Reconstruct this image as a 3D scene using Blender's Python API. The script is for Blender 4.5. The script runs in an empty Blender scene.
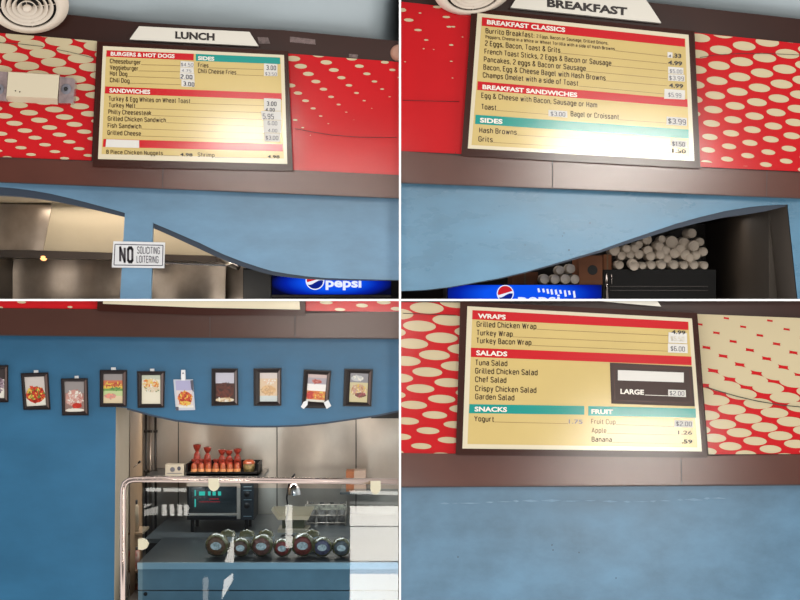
import bpy, math, random
import numpy as np
from mathutils import Vector
random.seed(7)
SC = bpy.context.scene
COL = SC.collection
D = 8.0          # camera distance from the front wall plane (y = 0)
S = 0.005        # metres per pixel at y = 0
ZC = 1.5
YF = -0.22       # front edge of the white partitions
WT = 0.40        # thickness of the blue wall
BAY = {'A': (-25, -25, 399, 299), 'B': (401, -25, 825, 299),
       'C': (-25, 301, 399, 612), 'D': (401, 301, 825, 612)}

def at(px, py, Y):
    k = (Y + D) / D
    return Vector(((px - 400) * S * k, Y, ZC + (300 - py) * S * k))

# ------------------------------------------------------------------ materials
def lin(c):
    out = []
    for v in c[:3]:
        v = v / 255.0
        out.append(v / 12.92 if v <= 0.04045 else ((v + 0.055) / 1.055) ** 2.4)
    return (*out, 1.0)

def scale(c): # paints as photographed, scaled to the light level of the room
    out = []
    for v in lin(c)[:3]:
        v *= 0.80; out.append(255*(v*12.92 if v <= 0.0031308 else 1.055*v**(1/2.4) - 0.055))
    return tuple(out)
MATS = {}
def mat(name, col, rough=0.5, metal=0.0, spec=0.5, var=0.0, vscale=6.0, stretch=(1, 1, 1), bump=0.0, bscale=20.0,
        col2=None, bdist=0.02, trans=0.0, emit=None, estr=0.0, coat=0.0, alpha=1.0, rvar=0.0):
    if name in MATS: return MATS[name]
    m = bpy.data.materials.new(name); m.use_nodes = True
    nt = m.node_tree; b = nt.nodes['Principled BSDF']
    if name != 'white_painted_edge' and metal < 0.5: col = scale(col); col2 = scale(col2) if col2 else None
    b.inputs['Base Color'].default_value = lin(col)
    b.inputs['Roughness'].default_value = rough
    b.inputs['Metallic'].default_value = metal
    b.inputs['Specular IOR Level'].default_value = spec
    b.inputs['Transmission Weight'].default_value = trans
    b.inputs['Coat Weight'].default_value = coat
    b.inputs['Coat Roughness'].default_value = 0.08
    b.inputs['Alpha'].default_value = alpha
    if emit:
        b.inputs['Emission Color'].default_value = lin(emit); b.inputs['Emission Strength'].default_value = estr
    if var or bump or col2 or rvar:
        g = nt.nodes.new('ShaderNodeNewGeometry'); mp = nt.nodes.new('ShaderNodeMapping')
        mp.inputs['Scale'].default_value = stretch
        nt.links.new(g.outputs['Position'], mp.inputs['Vector'])
        n = nt.nodes.new('ShaderNodeTexNoise'); n.inputs['Scale'].default_value = vscale
        n.inputs['Detail'].default_value = 6; n.inputs['Roughness'].default_value = 0.6
        nt.links.new(mp.outputs['Vector'], n.inputs['Vector'])
        if var or col2:
            mx = nt.nodes.new('ShaderNodeMix'); mx.data_type = 'RGBA'
            c1 = lin(col)
            c2 = lin(col2) if col2 else tuple(min(1, x * (1 + var)) for x in c1[:3]) + (1,)
            c0 = c1 if col2 else tuple(x * (1 - var) for x in c1[:3]) + (1,)
            mx.inputs['A'].default_value = c0; mx.inputs['B'].default_value = c2
            mr = nt.nodes.new('ShaderNodeMapRange'); mr.inputs['From Min'].default_value = 0.32; mr.inputs['From Max'].default_value = 0.68
            nt.links.new(n.outputs['Fac'], mr.inputs['Value']); nt.links.new(mr.outputs['Result'], mx.inputs['Factor'])
            nt.links.new(mx.outputs['Result'], b.inputs['Base Color'])
        if rvar:
            mr2 = nt.nodes.new('ShaderNodeMapRange'); mr2.inputs['To Min'].default_value = max(0, rough - rvar); mr2.inputs['To Max'].default_value = rough + rvar
            nt.links.new(n.outputs['Fac'], mr2.inputs['Value']); nt.links.new(mr2.outputs['Result'], b.inputs['Roughness'])
        if bump:
            n2 = nt.nodes.new('ShaderNodeTexNoise'); n2.inputs['Scale'].default_value = bscale; n2.inputs['Detail'].default_value = 0.3 if bdist > 0.05 else 4
            nt.links.new(mp.outputs['Vector'], n2.inputs['Vector'])
            bp = nt.nodes.new('ShaderNodeBump'); bp.inputs['Strength'].default_value = bump; bp.inputs['Distance'].default_value = bdist
            nt.links.new(n2.outputs['Fac'], bp.inputs['Height']); nt.links.new(bp.outputs['Normal'], b.inputs['Normal'])
    MATS[name] = m
    return m

def flatmat(c, rough=0.5):
    return mat('print_%d_%d_%d' % tuple(c), c, rough)

M = {}
M['white'] = mat('white_painted_edge', (255, 255, 255), 0.6)
M['blueA'] = mat('blue_wall_paint_upper_left', (108, 150, 182), 0.33, var=0.13, vscale=3.5, stretch=(1, 1, 2.2), bump=0.02, bscale=30, rvar=0.05)  # blue differs per bay: each view's exposure and sheen put into the paint
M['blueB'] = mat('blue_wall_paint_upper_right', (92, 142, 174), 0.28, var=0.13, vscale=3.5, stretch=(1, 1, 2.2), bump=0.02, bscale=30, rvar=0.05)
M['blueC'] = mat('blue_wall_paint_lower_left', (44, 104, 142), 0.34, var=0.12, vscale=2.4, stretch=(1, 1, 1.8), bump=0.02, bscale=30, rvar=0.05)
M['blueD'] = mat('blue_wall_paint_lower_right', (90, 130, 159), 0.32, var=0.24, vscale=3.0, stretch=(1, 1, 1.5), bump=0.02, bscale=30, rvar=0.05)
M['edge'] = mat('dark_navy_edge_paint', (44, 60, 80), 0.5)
M['brown'] = mat('dark_brown_laminate', (52, 24, 17), 0.3, spec=0.3, var=0.08)
M['band'] = mat('brown_metal_band', (90, 50, 40), 0.19, var=0.08, vscale=4)
M['bandC'] = mat('brown_metal_band_dark', (76, 46, 37), 0.2, var=0.08, vscale=4)
M['frame'] = mat('brown_metal_frame', (60, 28, 20), 0.16, spec=0.3)
M['red'] = mat('red_gloss_laminate', (204, 30, 36), 0.13, spec=0.35, var=0.03)
M['dot'] = mat('cream_dot_print', (212, 196, 160), 0.13)
M['cream'] = mat('cream_board_print', (228, 216, 188), 0.13, var=0.02)
M['yellow'] = mat('yellow_board_print', (216, 190, 124), 0.13, var=0.03, vscale=4)
M['bred'] = mat('red_bar_print', (205, 32, 40), 0.13)
M['teal'] = mat('teal_bar_print', (30, 152, 142), 0.13)
M['ink'] = mat('brown_ink_print', (66, 42, 24), 0.2)
M['rule'] = mat('thin_rule_print', (130, 102, 62), 0.2)
M['black'] = mat('black_ink_print', (36, 28, 26), 0.25)
M['wtext'] = mat('white_letter_print', (244, 236, 226), 0.2)
M['grey'] = mat('grey_pen_ink', (120, 118, 128), 0.4)
M['pen'] = mat('dark_pen_ink', (80, 78, 92), 0.4)
M['sticker'] = mat('white_price_sticker', (226, 222, 216), 0.4, var=0.02)
M['header'] = mat('offwhite_header_print', (224, 218, 206), 0.25)
M['ceil'] = mat('pale_blue_grey_ceiling_paint', (176, 188, 194), 0.6, var=0.02)
M['ceildark'] = mat('dark_grey_ceiling_paint', (64, 72, 80), 0.5)
M['plastic'] = mat('beige_plastic', (216, 203, 176), 0.4)
M['smoke'] = mat('smoked_clear_plastic', (150, 132, 132), 0.15, var=0.25, vscale=30, coat=0.6)
M['vent'] = mat('offwhite_vent_enamel', (222, 208, 192), 0.4)
M['dark'] = mat('black_void_paint', (14, 12, 12), 0.6)
M['darkb'] = mat('dark_brown_steel', (44, 34, 28), 0.4, var=0.2)
M['seam'] = mat('dark_seam_line', (44, 28, 28), 0.5)
M['green'] = mat('dark_green_cord', (44, 56, 46), 0.5)
M['steel'] = mat('brushed_stainless_steel', (186, 174, 162), 0.30, metal=0.75, var=0.12, vscale=2.2, stretch=(1.6, 1, 1.0), bump=0.30, bscale=2.0, bdist=0.16)
M['steeld'] = mat('dull_stainless_steel', (158, 144, 132), 0.30, metal=0.75, var=0.25, vscale=3.0, stretch=(1.6, 1, 1.2), bump=0.30, bscale=2.4, bdist=0.16)
M['steelL'] = mat('pale_stainless_steel', (164, 152, 132), 0.42, metal=0.6, var=0.06, vscale=2.0)
M['chrome'] = mat('polished_chrome', (205, 198, 196), 0.16, metal=1.0)
M['rail'] = mat('satin_steel_tube', (190, 172, 164), 0.22, metal=1.0)
M['blk'] = mat('black_enamel', (20, 20, 22), 0.5, spec=0.2)
M['taupe'] = mat('taupe_wall_paint', (92, 82, 72), 0.6, var=0.04)
M['beige'] = mat('beige_jamb_paint', (186, 172, 150), 0.6, var=0.04)
M['tan'] = mat('tan_wall_paint', (134, 110, 82), 0.6, var=0.1)
M['foam'] = mat('white_foam', (226, 214, 200), 0.6, var=0.03)
M['card'] = mat('brown_cardboard', (150, 92, 58), 0.7, var=0.12)
M['pframe'] = mat('black_wood_frame', (28, 16, 16), 0.3, spec=0.3)
M['pframe2'] = mat('brown_inner_lip', (90, 66, 58), 0.3)
M['tab'] = mat('white_plastic_hook', (236, 236, 238), 0.4)
M['clip'] = mat('cream_plastic_clip', (222, 214, 186), 0.4)
M['case'] = mat('blue_grey_case_panel', (104, 134, 148), 0.35, metal=0.3, var=0.15, vscale=4)
M['casel'] = mat('pale_case_edge', (160, 186, 196), 0.3, metal=0.4)
M['counter'] = mat('dark_steel_counter', (84, 88, 90), 0.4, metal=0.5, var=0.2)
M['snack'] = mat('orange_red_wrapper', (168, 80, 46), 0.35, var=0.35, vscale=70, coat=0.5)
M['snackr'] = mat('red_wrapper', (152, 50, 34), 0.35, var=0.35, vscale=60, coat=0.5)
M['snackl'] = mat('pale_wrapper_band', (228, 160, 104), 0.35, var=0.25, vscale=60)

def glass_mat():
    m = bpy.data.materials.new('clear_blue_tinted_glass'); m.use_nodes = True
    nt = m.node_tree; nt.nodes.clear()
    o = nt.nodes.new('ShaderNodeOutputMaterial'); mx = nt.nodes.new('ShaderNodeMixShader')
    t = nt.nodes.new('ShaderNodeBsdfTransparent'); t.inputs['Color'].default_value = (0.58, 0.71, 0.80, 1)
    g = nt.nodes.new('ShaderNodeBsdfGlossy'); g.inputs['Roughness'].default_value = 0.012
    f = nt.nodes.new('ShaderNodeFresnel'); f.inputs['IOR'].default_value = 1.5
    nt.links.new(f.outputs[0], mx.inputs[0]); nt.links.new(t.outputs[0], mx.inputs[1]); nt.links.new(g.outputs[0], mx.inputs[2])
    nt.links.new(mx.outputs[0], o.inputs[0])
    return m
M['glass'] = glass_mat()

def emit_mat(name, col, strength):
    m = bpy.data.materials.new(name); m.use_nodes = True
    nt = m.node_tree; nt.nodes.clear()
    o = nt.nodes.new('ShaderNodeOutputMaterial'); e = nt.nodes.new('ShaderNodeEmission')
    e.inputs[0].default_value = lin(col); e.inputs[1].default_value = strength
    nt.links.new(e.outputs[0], o.inputs[0]); return m

def sign_mat(name, cx, cz, hw, hh):
    # backlit blue panel: tubes inside make the middle brighter than the rims
    m = bpy.data.materials.new(name); m.use_nodes = True
    nt = m.node_tree; nt.nodes.clear(); N = nt.nodes.new; L = nt.links.new
    o = N('ShaderNodeOutputMaterial'); e = N('ShaderNodeEmission')
    g = N('ShaderNodeNewGeometry'); mp = N('ShaderNodeMapping'); mp.vector_type = 'POINT'
    mp.inputs['Location'].default_value = (-cx / hw, 0, -cz / hh); mp.inputs['Scale'].default_value = (1 / hw, 0, 1 / hh)
    L(g.outputs['Position'], mp.inputs['Vector'])
    gr = N('ShaderNodeTexGradient'); gr.gradient_type = 'SPHERICAL'; L(mp.outputs[0], gr.inputs[0])
    cr = N('ShaderNodeValToRGB'); L(gr.outputs['Fac'], cr.inputs[0])
    cr.color_ramp.elements[0].position = 0.0; cr.color_ramp.elements[0].color = lin((8, 10, 40))
    cr.color_ramp.elements[1].position = 0.55; cr.color_ramp.elements[1].color = lin((14, 84, 240))
    x = cr.color_ramp.elements.new(0.25); x.color = lin((6, 36, 168))
    L(cr.outputs[0], e.inputs[0]); e.inputs[1].default_value = 1.0; L(e.outputs[0], o.inputs[0]); return m

# ------------------------------------------------------------------ mesh builder
def clip_poly(poly, clipper):
    def inside(p, a, b): return (b[0]-a[0])*(p[1]-a[1]) - (b[1]-a[1])*(p[0]-a[0]) >= -1e-9
    def inter(p, q, a, b):
        x1, y1, x2, y2 = p[0], p[1], q[0], q[1]; x3, y3, x4, y4 = a[0], a[1], b[0], b[1]
        d = (x1-x2)*(y3-y4) - (y1-y2)*(x3-x4)
        if abs(d) < 1e-12: return q
        t = ((x1-x3)*(y3-y4) - (y1-y3)*(x3-x4)) / d
        return (x1 + t*(x2-x1), y1 + t*(y2-y1))
    out = list(poly)
    for i in range(len(clipper)):
        a, b = clipper[i], clipper[(i+1) % len(clipper)]
        src, out = out, []
        for j in range(len(src)):
            p, q = src[j-1], src[j]
            if inside(q, a, b):
                if not inside(p, a, b): out.append(inter(p, q, a, b))
                out.append(q)
            elif inside(p, a, b): out.append(inter(p, q, a, b))
        if not out: return []
    return out

class MB:
    def __init__(s): s.v = []; s.f = []; s.m = []; s.sm = []; s.mats = []
    def mi(s, m):
        if m not in s.mats: s.mats.append(m)
        return s.mats.index(m)
    def face(s, pts, m, smooth=False):
        b = len(s.v); s.v += [Vector(p) for p in pts]; s.f.append(list(range(b, b+len(pts)))); s.m.append(s.mi(m)); s.sm.append(smooth)
    def faces(s, verts, faces, m, smooth=False):
        b = len(s.v); s.v += [Vector(p) for p in verts]; k = s.mi(m)
        for f in faces: s.f.append([b+i for i in f]); s.m.append(k); s.sm.append(smooth)
    def flat(s, poly, Y, m): s.face([at(x, y, Y) for x, y in poly], m)
    def prism(s, poly, Y, t, m, side=None):
        F = [at(x, y, Y) for x, y in poly]; B = [p + Vector((0, t, 0)) for p in F]; n = len(F)
        s.faces(F, [list(range(n))], m)
        s.faces(B, [list(range(n))[::-1]], side or m)
        for i in range(n):
            j = (i+1) % n
            s.face([F[i], B[i], B[j], F[j]], side or m)
    def box(s, lo, hi, m):
        x0, y0, z0 = lo; x1, y1, z1 = hi
        v = [(x0,y0,z0),(x1,y0,z0),(x1,y1,z0),(x0,y1,z0),(x0,y0,z1),(x1,y0,z1),(x1,y1,z1),(x0,y1,z1)]
        s.faces(v, [(0,1,2,3)[::-1],(4,5,6,7),(0,1,5,4),(1,2,6,5),(2,3,7,6),(3,0,4,7)], m)
    def pbox(s, px0, py0, px1, py1, Y, t, m):
        a = at(px0, py1, Y); b = at(px1, py0, Y); s.box((a.x, Y, a.z), (b.x, Y+t, b.z), m)
    def tube(s, pts, r, m, n=12, caps=True):
        pts = [Vector(p) for p in pts]; rs = r if isinstance(r, (list, tuple)) else [r]*len(pts)
        rings = []; ref = None
        for i, p in enumerate(pts):
            d = (pts[min(i+1, len(pts)-1)] - pts[max(i-1, 0)]).normalized()
            if ref is None: ref = d.orthogonal().normalized()
            ref = (ref - d*ref.dot(d)).normalized(); q = d.cross(ref)
            rings.append([p + (ref*math.cos(2*math.pi*k/n) + q*math.sin(2*math.pi*k/n))*rs[i] for k in range(n)])
        v = [x for R in rings for x in R]; f = []
        for i in range(len(rings)-1):
            for k in range(n): f.append((i*n+k, i*n+(k+1) % n, (i+1)*n+(k+1) % n, (i+1)*n+k))
        s.faces(v, f, m, True)
        if caps: s.face(rings[0][::-1], m); s.face(rings[-1], m)
    def lathe(s, prof, origin, axis, m, n=24, smooth=True, jit=0.0):
        # prof: list of (radius, distance along the axis)
        ax = Vector(axis).normalized(); u = ax.orthogonal().normalized(); w = ax.cross(u); o = Vector(origin)
        v = [o + ax*h + (u*math.cos(2*math.pi*k/n) + w*math.sin(2*math.pi*k/n))*r for r, h in prof for k in range(n)]
        if jit: v = [p + Vector((random.uniform(-jit, jit), random.uniform(-jit, jit), random.uniform(0, jit))) for p in v]
        f = []
        for i in range(len(prof)-1):
            for k in range(n): f.append((i*n+k, i*n+(k+1) % n, (i+1)*n+(k+1) % n, (i+1)*n+k))
        s.faces(v, f, m, smooth)
    def build(s, name, parent=None, label=None, cat=None, group=None, kind=None):
        me = bpy.data.meshes.new(name)
        base = Vector(parent['_b']) if parent is not None and '_b' in parent else None
        if base is None:
            xs = [p.x for p in s.v]; ys = [p.y for p in s.v]; zs = [p.z for p in s.v]
            base = Vector(((min(xs)+max(xs))/2, (min(ys)+max(ys))/2, min(zs)))
        me.from_pydata([tuple(p - base) for p in s.v], [], s.f)
        for m in s.mats: me.materials.append(m)
        for p, k, sm in zip(me.polygons, s.m, s.sm): p.material_index = k; p.use_smooth = sm
        me.update()
        import bmesh
        bm = bmesh.new(); bm.from_mesh(me)
        if any(s.sm): bmesh.ops.remove_doubles(bm, verts=bm.verts, dist=1e-6)
        bm.to_mesh(me); bm.free()
        o = bpy.data.objects.new(name, me); COL.objects.link(o)
        if parent is not None: o.parent = parent
        else: o.location = base
        ROOTS.append(o) if parent is None else None
        tag(o, label, cat, group, kind)
        return o
ROOTS = []
def tag(o, label=None, cat=None, group=None, kind=None):
    if label: o['label'] = label
    if cat: o['category'] = cat
    if group: o['group'] = group
    if kind: o['kind'] = kind
def thing(name, loc, label, cat, group=None):
    o = bpy.data.objects.new(name, None); COL.objects.link(o); o.empty_display_size = 0.05
    o.location = loc; o['_b'] = tuple(loc); ROOTS.append(o); tag(o, label, cat, group); return o
def sub(o, parent): o['_b'] = tuple(parent['_b']); return o   # a part that will carry sub-parts

# ------------------------------------------------------------------ lettering
TC = {}
def text2d(txt, bold):
    key = (txt, bold)
    if key in TC: return TC[key]
    def mk(t):
        c = bpy.data.curves.new('t', 'FONT'); c.body = t; c.offset = bold; c.resolution_u = 3; c.size = 1
        o = bpy.data.objects.new('t', c); COL.objects.link(o)
        bpy.context.view_layer.update()
        me = bpy.data.meshes.new_from_object(o.evaluated_get(bpy.context.evaluated_depsgraph_get()))
        vs = [(v.co.x, v.co.y) for v in me.vertices]; fs = [list(p.vertices) for p in me.polygons]
        bpy.data.objects.remove(o); bpy.data.curves.remove(c); bpy.data.meshes.remove(me); return vs, fs
    vs, fs = mk(txt)
    if ('H', bold) not in TC: TC[('H', bold)] = mk('H')
    cap = max(y for x, y in TC[('H', bold)][0])
    x0 = min(x for x, y in vs); x1 = max(x for x, y in vs)
    TC[key] = ([((x-x0)/(x1-x0), y/cap) for x, y in vs], fs)
    return TC[key]
def _O(w=.42, h=.72, y=0.0, c=.12): return [(c, y), (w-c, y), (w, y+c), (w, h-c), (w-c, h), (c, h), (0, h-c), (0, y+c), (c, y)]
_n = [(0, .60), (.12, .72), (.30, .72), (.42, .60), (.42, 0)]
GL = {
 'a': (.42, [[(.03,.64),(.12,.72),(.32,.72),(.42,.62),(.42,0)], [(.42,.42),(.12,.42),(0,.32),(0,.1),(.1,0),(.3,0),(.42,.1)]]),
 'b': (.42, [[(0,1.04),(0,0)], _O()]), 'c': (.40, [[(.40,.56),(.30,.72),(.1,.72),(0,.6),(0,.12),(.1,0),(.30,0),(.40,.16)]]),
 'd': (.42, [[(.42,1.04),(.42,0)], _O()]), 'e': (.42, [[(0,.36),(.42,.36),(.42,.6),(.32,.72),(.1,.72),(0,.6),(0,.12),(.1,0),(.34,0),(.42,.10)]]),
 'f': (.26, [[(.30,1.04),(.18,1.04),(.1,.94),(.1,0)], [(0,.72),(.28,.72)]]), 'g': (.42, [_O(), [(.42,.72),(.42,-.18),(.32,-.28),(.08,-.28)]]),
 'h': (.42, [[(0,1.04),(0,0)], _n]), 'i': (0, [[(0,.74),(0,0)], [(0,.90),(0,1.05)]]), 'k': (.40, [[(0,1.04),(0,0)], [(.38,.74),(.02,.28)], [(.14,.42),(.42,0)]]),
 'l': (.12, [[(0,1.04),(0,.10),(.08,0),(.14,0)]]), 'm': (.68, [[(0,.74),(0,0)], [(0,.62),(.1,.72),(.24,.72),(.34,.62),(.34,0)], [(.34,.62),(.44,.72),(.58,.72),(.68,.62),(.68,0)]]),
 'n': (.42, [[(0,.74),(0,0)], _n]), 'o': (.42, [_O()]), 'p': (.42, [[(0,.74),(0,-.28)], _O()]), 'r': (.26, [[(0,.74),(0,0)], [(0,.58),(.12,.72),(.28,.72)]]),
 's': (.38, [[(.38,.60),(.28,.72),(.1,.72),(0,.62),(0,.48),(.1,.40),(.28,.34),(.38,.25),(.38,.1),(.28,0),(.08,0),(0,.12)]]),
 't': (.26, [[(.1,.95),(.1,.10),(.2,0),(.28,0)], [(0,.72),(.28,.72)]]), 'u': (.42, [[(0,.74),(0,.12),(.1,0),(.3,0),(.42,.12)], [(.42,.74),(.42,0)]]),
 'v': (.42, [[(0,.74),(.21,0),(.42,.74)]]), 'w': (.64, [[(0,.74),(.16,0),(.32,.66),(.48,0),(.64,.74)]]), 'x': (.42, [[(0,0),(.42,.74)], [(0,.74),(.42,0)]]),
 'y': (.42, [[(0,.74),(.21,.04)], [(.42,.74),(.16,-.28),(.04,-.28)]]), 'z': (.40, [[(0,.72),(.4,.72),(0,0),(.4,0)]]), 'q': (.42, [[(.42,.74),(.42,-.28)], _O()]), 'j': (.1, [[(.06,.74),(.06,-.2),(-.04,-.28)]]),
 'A': (.54, [[(0,0),(.27,1),(.54,0)], [(.10,.28),(.44,.28)]]), 'B': (.46, [[(0,0),(0,1),(.34,1),(.44,.9),(.44,.64),(.34,.54),(0,.54)], [(.34,.54),(.46,.42),(.46,.12),(.36,0),(0,0)]]),
 'C': (.48, [[(.48,.78),(.48,.9),(.36,1),(.12,1),(0,.88),(0,.12),(.12,0),(.36,0),(.48,.1),(.48,.22)]]), 'D': (.48, [[(0,0),(0,1),(.34,1),(.48,.86),(.48,.14),(.34,0),(0,0)]]),
 'E': (.40, [[(.42,1),(0,1),(0,0),(.42,0)], [(0,.52),(.36,.52)]]), 'F': (.38, [[(.42,1),(0,1),(0,0)], [(0,.5),(.34,.5)]]),
 'G': (.48, [[(.48,.78),(.48,.9),(.36,1),(.12,1),(0,.88),(0,.12),(.12,0),(.36,0),(.48,.12),(.48,.48),(.26,.48)]]), 'H': (.46, [[(0,0),(0,1)], [(.46,0),(.46,1)], [(0,.52),(.46,.52)]]),
 'I': (0, [[(0,0),(0,1)]]), 'L': (.38, [[(0,1),(0,0),(.40,0)]]), 'M': (.62, [[(0,0),(0,1),(.31,.36),(.62,1),(.62,0)]]), 'N': (.50, [[(0,0),(0,1),(.50,0),(.50,1)]]), 'O': (.48, [_O(.48, 1)]),
 'P': (.46, [[(0,0),(0,1),(.34,1),(.46,.88),(.46,.58),(.34,.46),(0,.46)]]), 'R': (.46, [[(0,0),(0,1),(.34,1),(.46,.88),(.46,.60),(.34,.48),(0,.48)], [(.24,.48),(.48,0)]]),
 'S': (.46, [[(.46,.80),(.46,.9),(.34,1),(.12,1),(0,.88),(0,.66),(.12,.54),(.34,.48),(.46,.36),(.46,.12),(.34,0),(.1,0),(0,.1),(0,.2)]]), 'T': (.46, [[(0,1),(.46,1)], [(.23,1),(.23,0)]]),
 'U': (.48, [[(0,1),(0,.12),(.12,0),(.36,0),(.48,.12),(.48,1)]]), 'V': (.52, [[(0,1),(.26,0),(.52,1)]]), 'W': (.74, [[(0,1),(.18,0),(.37,.9),(.56,0),(.74,1)]]), 'Y': (.52, [[(0,1),(.26,.45),(.52,1)], [(.26,.45),(.26,0)]]),
 '0': (.44, [_O(.44, 1)]), '1': (.2, [[(0,.82),(.16,1),(.16,0)]]), '2': (.44, [[(0,.82),(0,.9),(.1,1),(.32,1),(.44,.88),(.44,.66),(0,.12),(0,0),(.44,0)]]),
 '3': (.44, [[(0,.88),(.1,1),(.32,1),(.44,.88),(.44,.64),(.32,.54),(.16,.54)], [(.32,.54),(.44,.42),(.44,.12),(.32,0),(.1,0),(0,.12)]]), '4': (.46, [[(.34,0),(.34,1),(0,.3),(0,.24),(.46,.24)]]),
 '5': (.44, [[(.42,1),(.04,1),(.02,.56),(.32,.58),(.44,.46),(.44,.12),(.32,0),(.1,0),(0,.12)]]), '6': (.44, [[(.40,.92),(.32,1),(.1,1),(0,.88),(0,.12),(.12,0),(.32,0),(.44,.12),(.44,.44),(.32,.56),(0,.54)]]),
 '7': (.42, [[(0,1),(.42,1),(.14,0)]]), '8': (.44, [_O(.44, .54), _O(.42, 1, .54)]), '9': (.44, [[(.04,.08),(.12,0),(.32,0),(.44,.12),(.44,.88),(.32,1),(.12,1),(0,.88),(0,.56),(.12,.44),(.44,.46)]]),
 '.': (0, [[(0,-.02),(0,.13)]]), ',': (0, [[(.0,.12),(-.04,-.16)]]), ':': (0, [[(0,0),(0,.14)], [(0,.46),(0,.6)]]),
 '&': (.54, [[(.54,0),(.08,.78),(.08,.92),(.18,1),(.30,1),(.38,.90),(.36,.76),(0,.34),(0,.12),(.12,0),(.30,0),(.54,.36)]]),
 '$': (.42, [[(.42,.78),(.32,.9),(.1,.9),(0,.8),(0,.6),(.42,.34),(.42,.16),(.32,.06),(.1,.06),(0,.18)], [(.21,1.06),(.21,-.1)]]),
}
def stroke2d(txt, th):
    key = (txt, 'stroke', th)
    if key in TC: return TC[key]
    vs, fs, x = [], [], 0.0
    for ch in txt:
        if ch == ' ': x += .34; continue
        w, lines = GL[ch]
        for L_ in lines:
            P_ = [Vector((a, b_)) for a, b_ in L_]; n = len(P_); closed = (P_[0]-P_[-1]).length < 1e-6
            for i in range(n-1):
                a, b_ = P_[i].copy(), P_[i+1].copy(); d = (b_-a).normalized(); nn = Vector((-d.y, d.x))*th/2
                e = d*th*0.30
                if i > 0 or closed: a = a - e
                if i < n-2 or closed: b_ = b_ + e
                k = len(vs); vs += [(x+a.x+nn.x, a.y+nn.y), (x+b_.x+nn.x, b_.y+nn.y), (x+b_.x-nn.x, b_.y-nn.y), (x+a.x-nn.x, a.y-nn.y)]; fs.append([k, k+1, k+2, k+3])
        x += w + th + .13
    tot = x - .13 - th
    TC[key] = ([(a/tot, b_) for a, b_ in vs], fs)
    return TC[key]
def put_text(mb, txt, x0, y0, x1, y1, cap, Y, m, bold=0.0, shear=0.0):
    vs, fs = stroke2d(txt, -bold) if bold < -0.02 else text2d(txt, bold)
    mb.faces([at(x0 + u*(x1-x0) + shear*v*cap, y0 + u*(y1-y0) - v*cap, Y) for u, v in vs], fs, m)

# ------------------------------------------------------------------ lattice of halftone dots
def homog(pairs):
    A = []
    for (i, j), (x, y) in pairs:
        A.append([i, j, 1, 0, 0, 0, -x*i, -x*j, -x]); A.append([0, 0, 0, i, j, 1, -y*i, -y*j, -y])
    H = np.linalg.svd(np.array(A, float))[2][-1].reshape(3, 3)
    def f(i, j):
        a = H @ np.array([i, j, 1.0]); return a[0]/a[2], a[1]/a[2]
    return f
def ell(cx, cy, w, h, n=28, rot=-0.02):
    c, s_ = math.cos(rot), math.sin(rot)
    return [(cx + w/2*math.cos(t)*c - h/2*math.sin(t)*s_, cy + w/2*math.cos(t)*s_ + h/2*math.sin(t)*c)
            for t in [2*math.pi*k/n for k in range(n)]]
def dots_panel(name, poly, items, label, rot=0.05, extra=None, Y=-0.112):
    # order corners clockwise on screen (inside test uses y down)
    mb = MB(); mb.prism(poly, Y, 0.010, M['red'])
    z = 0
    for cx, cy, w, h in items:
        if w < 0.8: continue
        c = clip_poly(ell(cx, cy, w, h, rot=rot), poly)
        if len(c) > 2:
            z += 1; mb.flat(c, Y - 0.0008 - 0.00002*(z % 40), M['dot'])
    o = mb.build(name, label=label, cat='wall panel')
    return o

# ================================================================== SETTING: white partitions between the four bays
kf = (YF + D) / D
mb = MB(); mb.box((-0.005*kf, YF, -0.06), (0.005*kf, 2.4, 3.2), M['white']); mb.build('trim_1', kind='structure')
mb = MB(); mb.box((-2.4, YF, ZC-0.005*kf), (-0.005*kf, 2.4, ZC+0.005*kf), M['white']); mb.box((0.005*kf, YF, ZC-0.005*kf), (2.4, 2.4, ZC+0.005*kf), M['white']); mb.build('trim_2', kind='structure')

def wall(name, poly, m, Y=0.0, t=WT):
    mb = MB(); mb.prism(poly, Y, t, m, side=M['edge'])
    return mb
# --- bay A (upper left): one wall with a wavy lower edge; a slim post hangs from it
cA = [(399, 280), (360, 279.2), (325, 278), (305, 276.2), (287, 273.7), (272, 271), (260, 267.5), (242, 261.5), (225, 255), (212, 249), (200, 243), (186, 237), (170, 230), (153, 223),
      (125, 213), (112, 209.3), (100, 206), (85, 202), (68, 197.8), (50, 193.6), (33, 190.7), (16, 188.4), (0, 187), (-25, 186)]
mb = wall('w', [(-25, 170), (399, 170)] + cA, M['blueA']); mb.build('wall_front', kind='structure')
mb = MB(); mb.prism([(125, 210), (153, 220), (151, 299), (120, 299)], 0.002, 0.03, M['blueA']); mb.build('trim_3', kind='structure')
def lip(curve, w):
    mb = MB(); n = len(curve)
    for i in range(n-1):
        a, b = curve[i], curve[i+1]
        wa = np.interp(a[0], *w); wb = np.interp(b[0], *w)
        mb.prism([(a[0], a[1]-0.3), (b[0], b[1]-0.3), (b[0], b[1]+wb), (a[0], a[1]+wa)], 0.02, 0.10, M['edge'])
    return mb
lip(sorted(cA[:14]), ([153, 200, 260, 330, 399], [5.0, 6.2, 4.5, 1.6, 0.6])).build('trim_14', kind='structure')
lip(sorted(cA[14:]), ([-25, 0, 60, 125], [8.5, 8.0, 6.4, 4.2])).build('trim_15', kind='structure')
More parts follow.
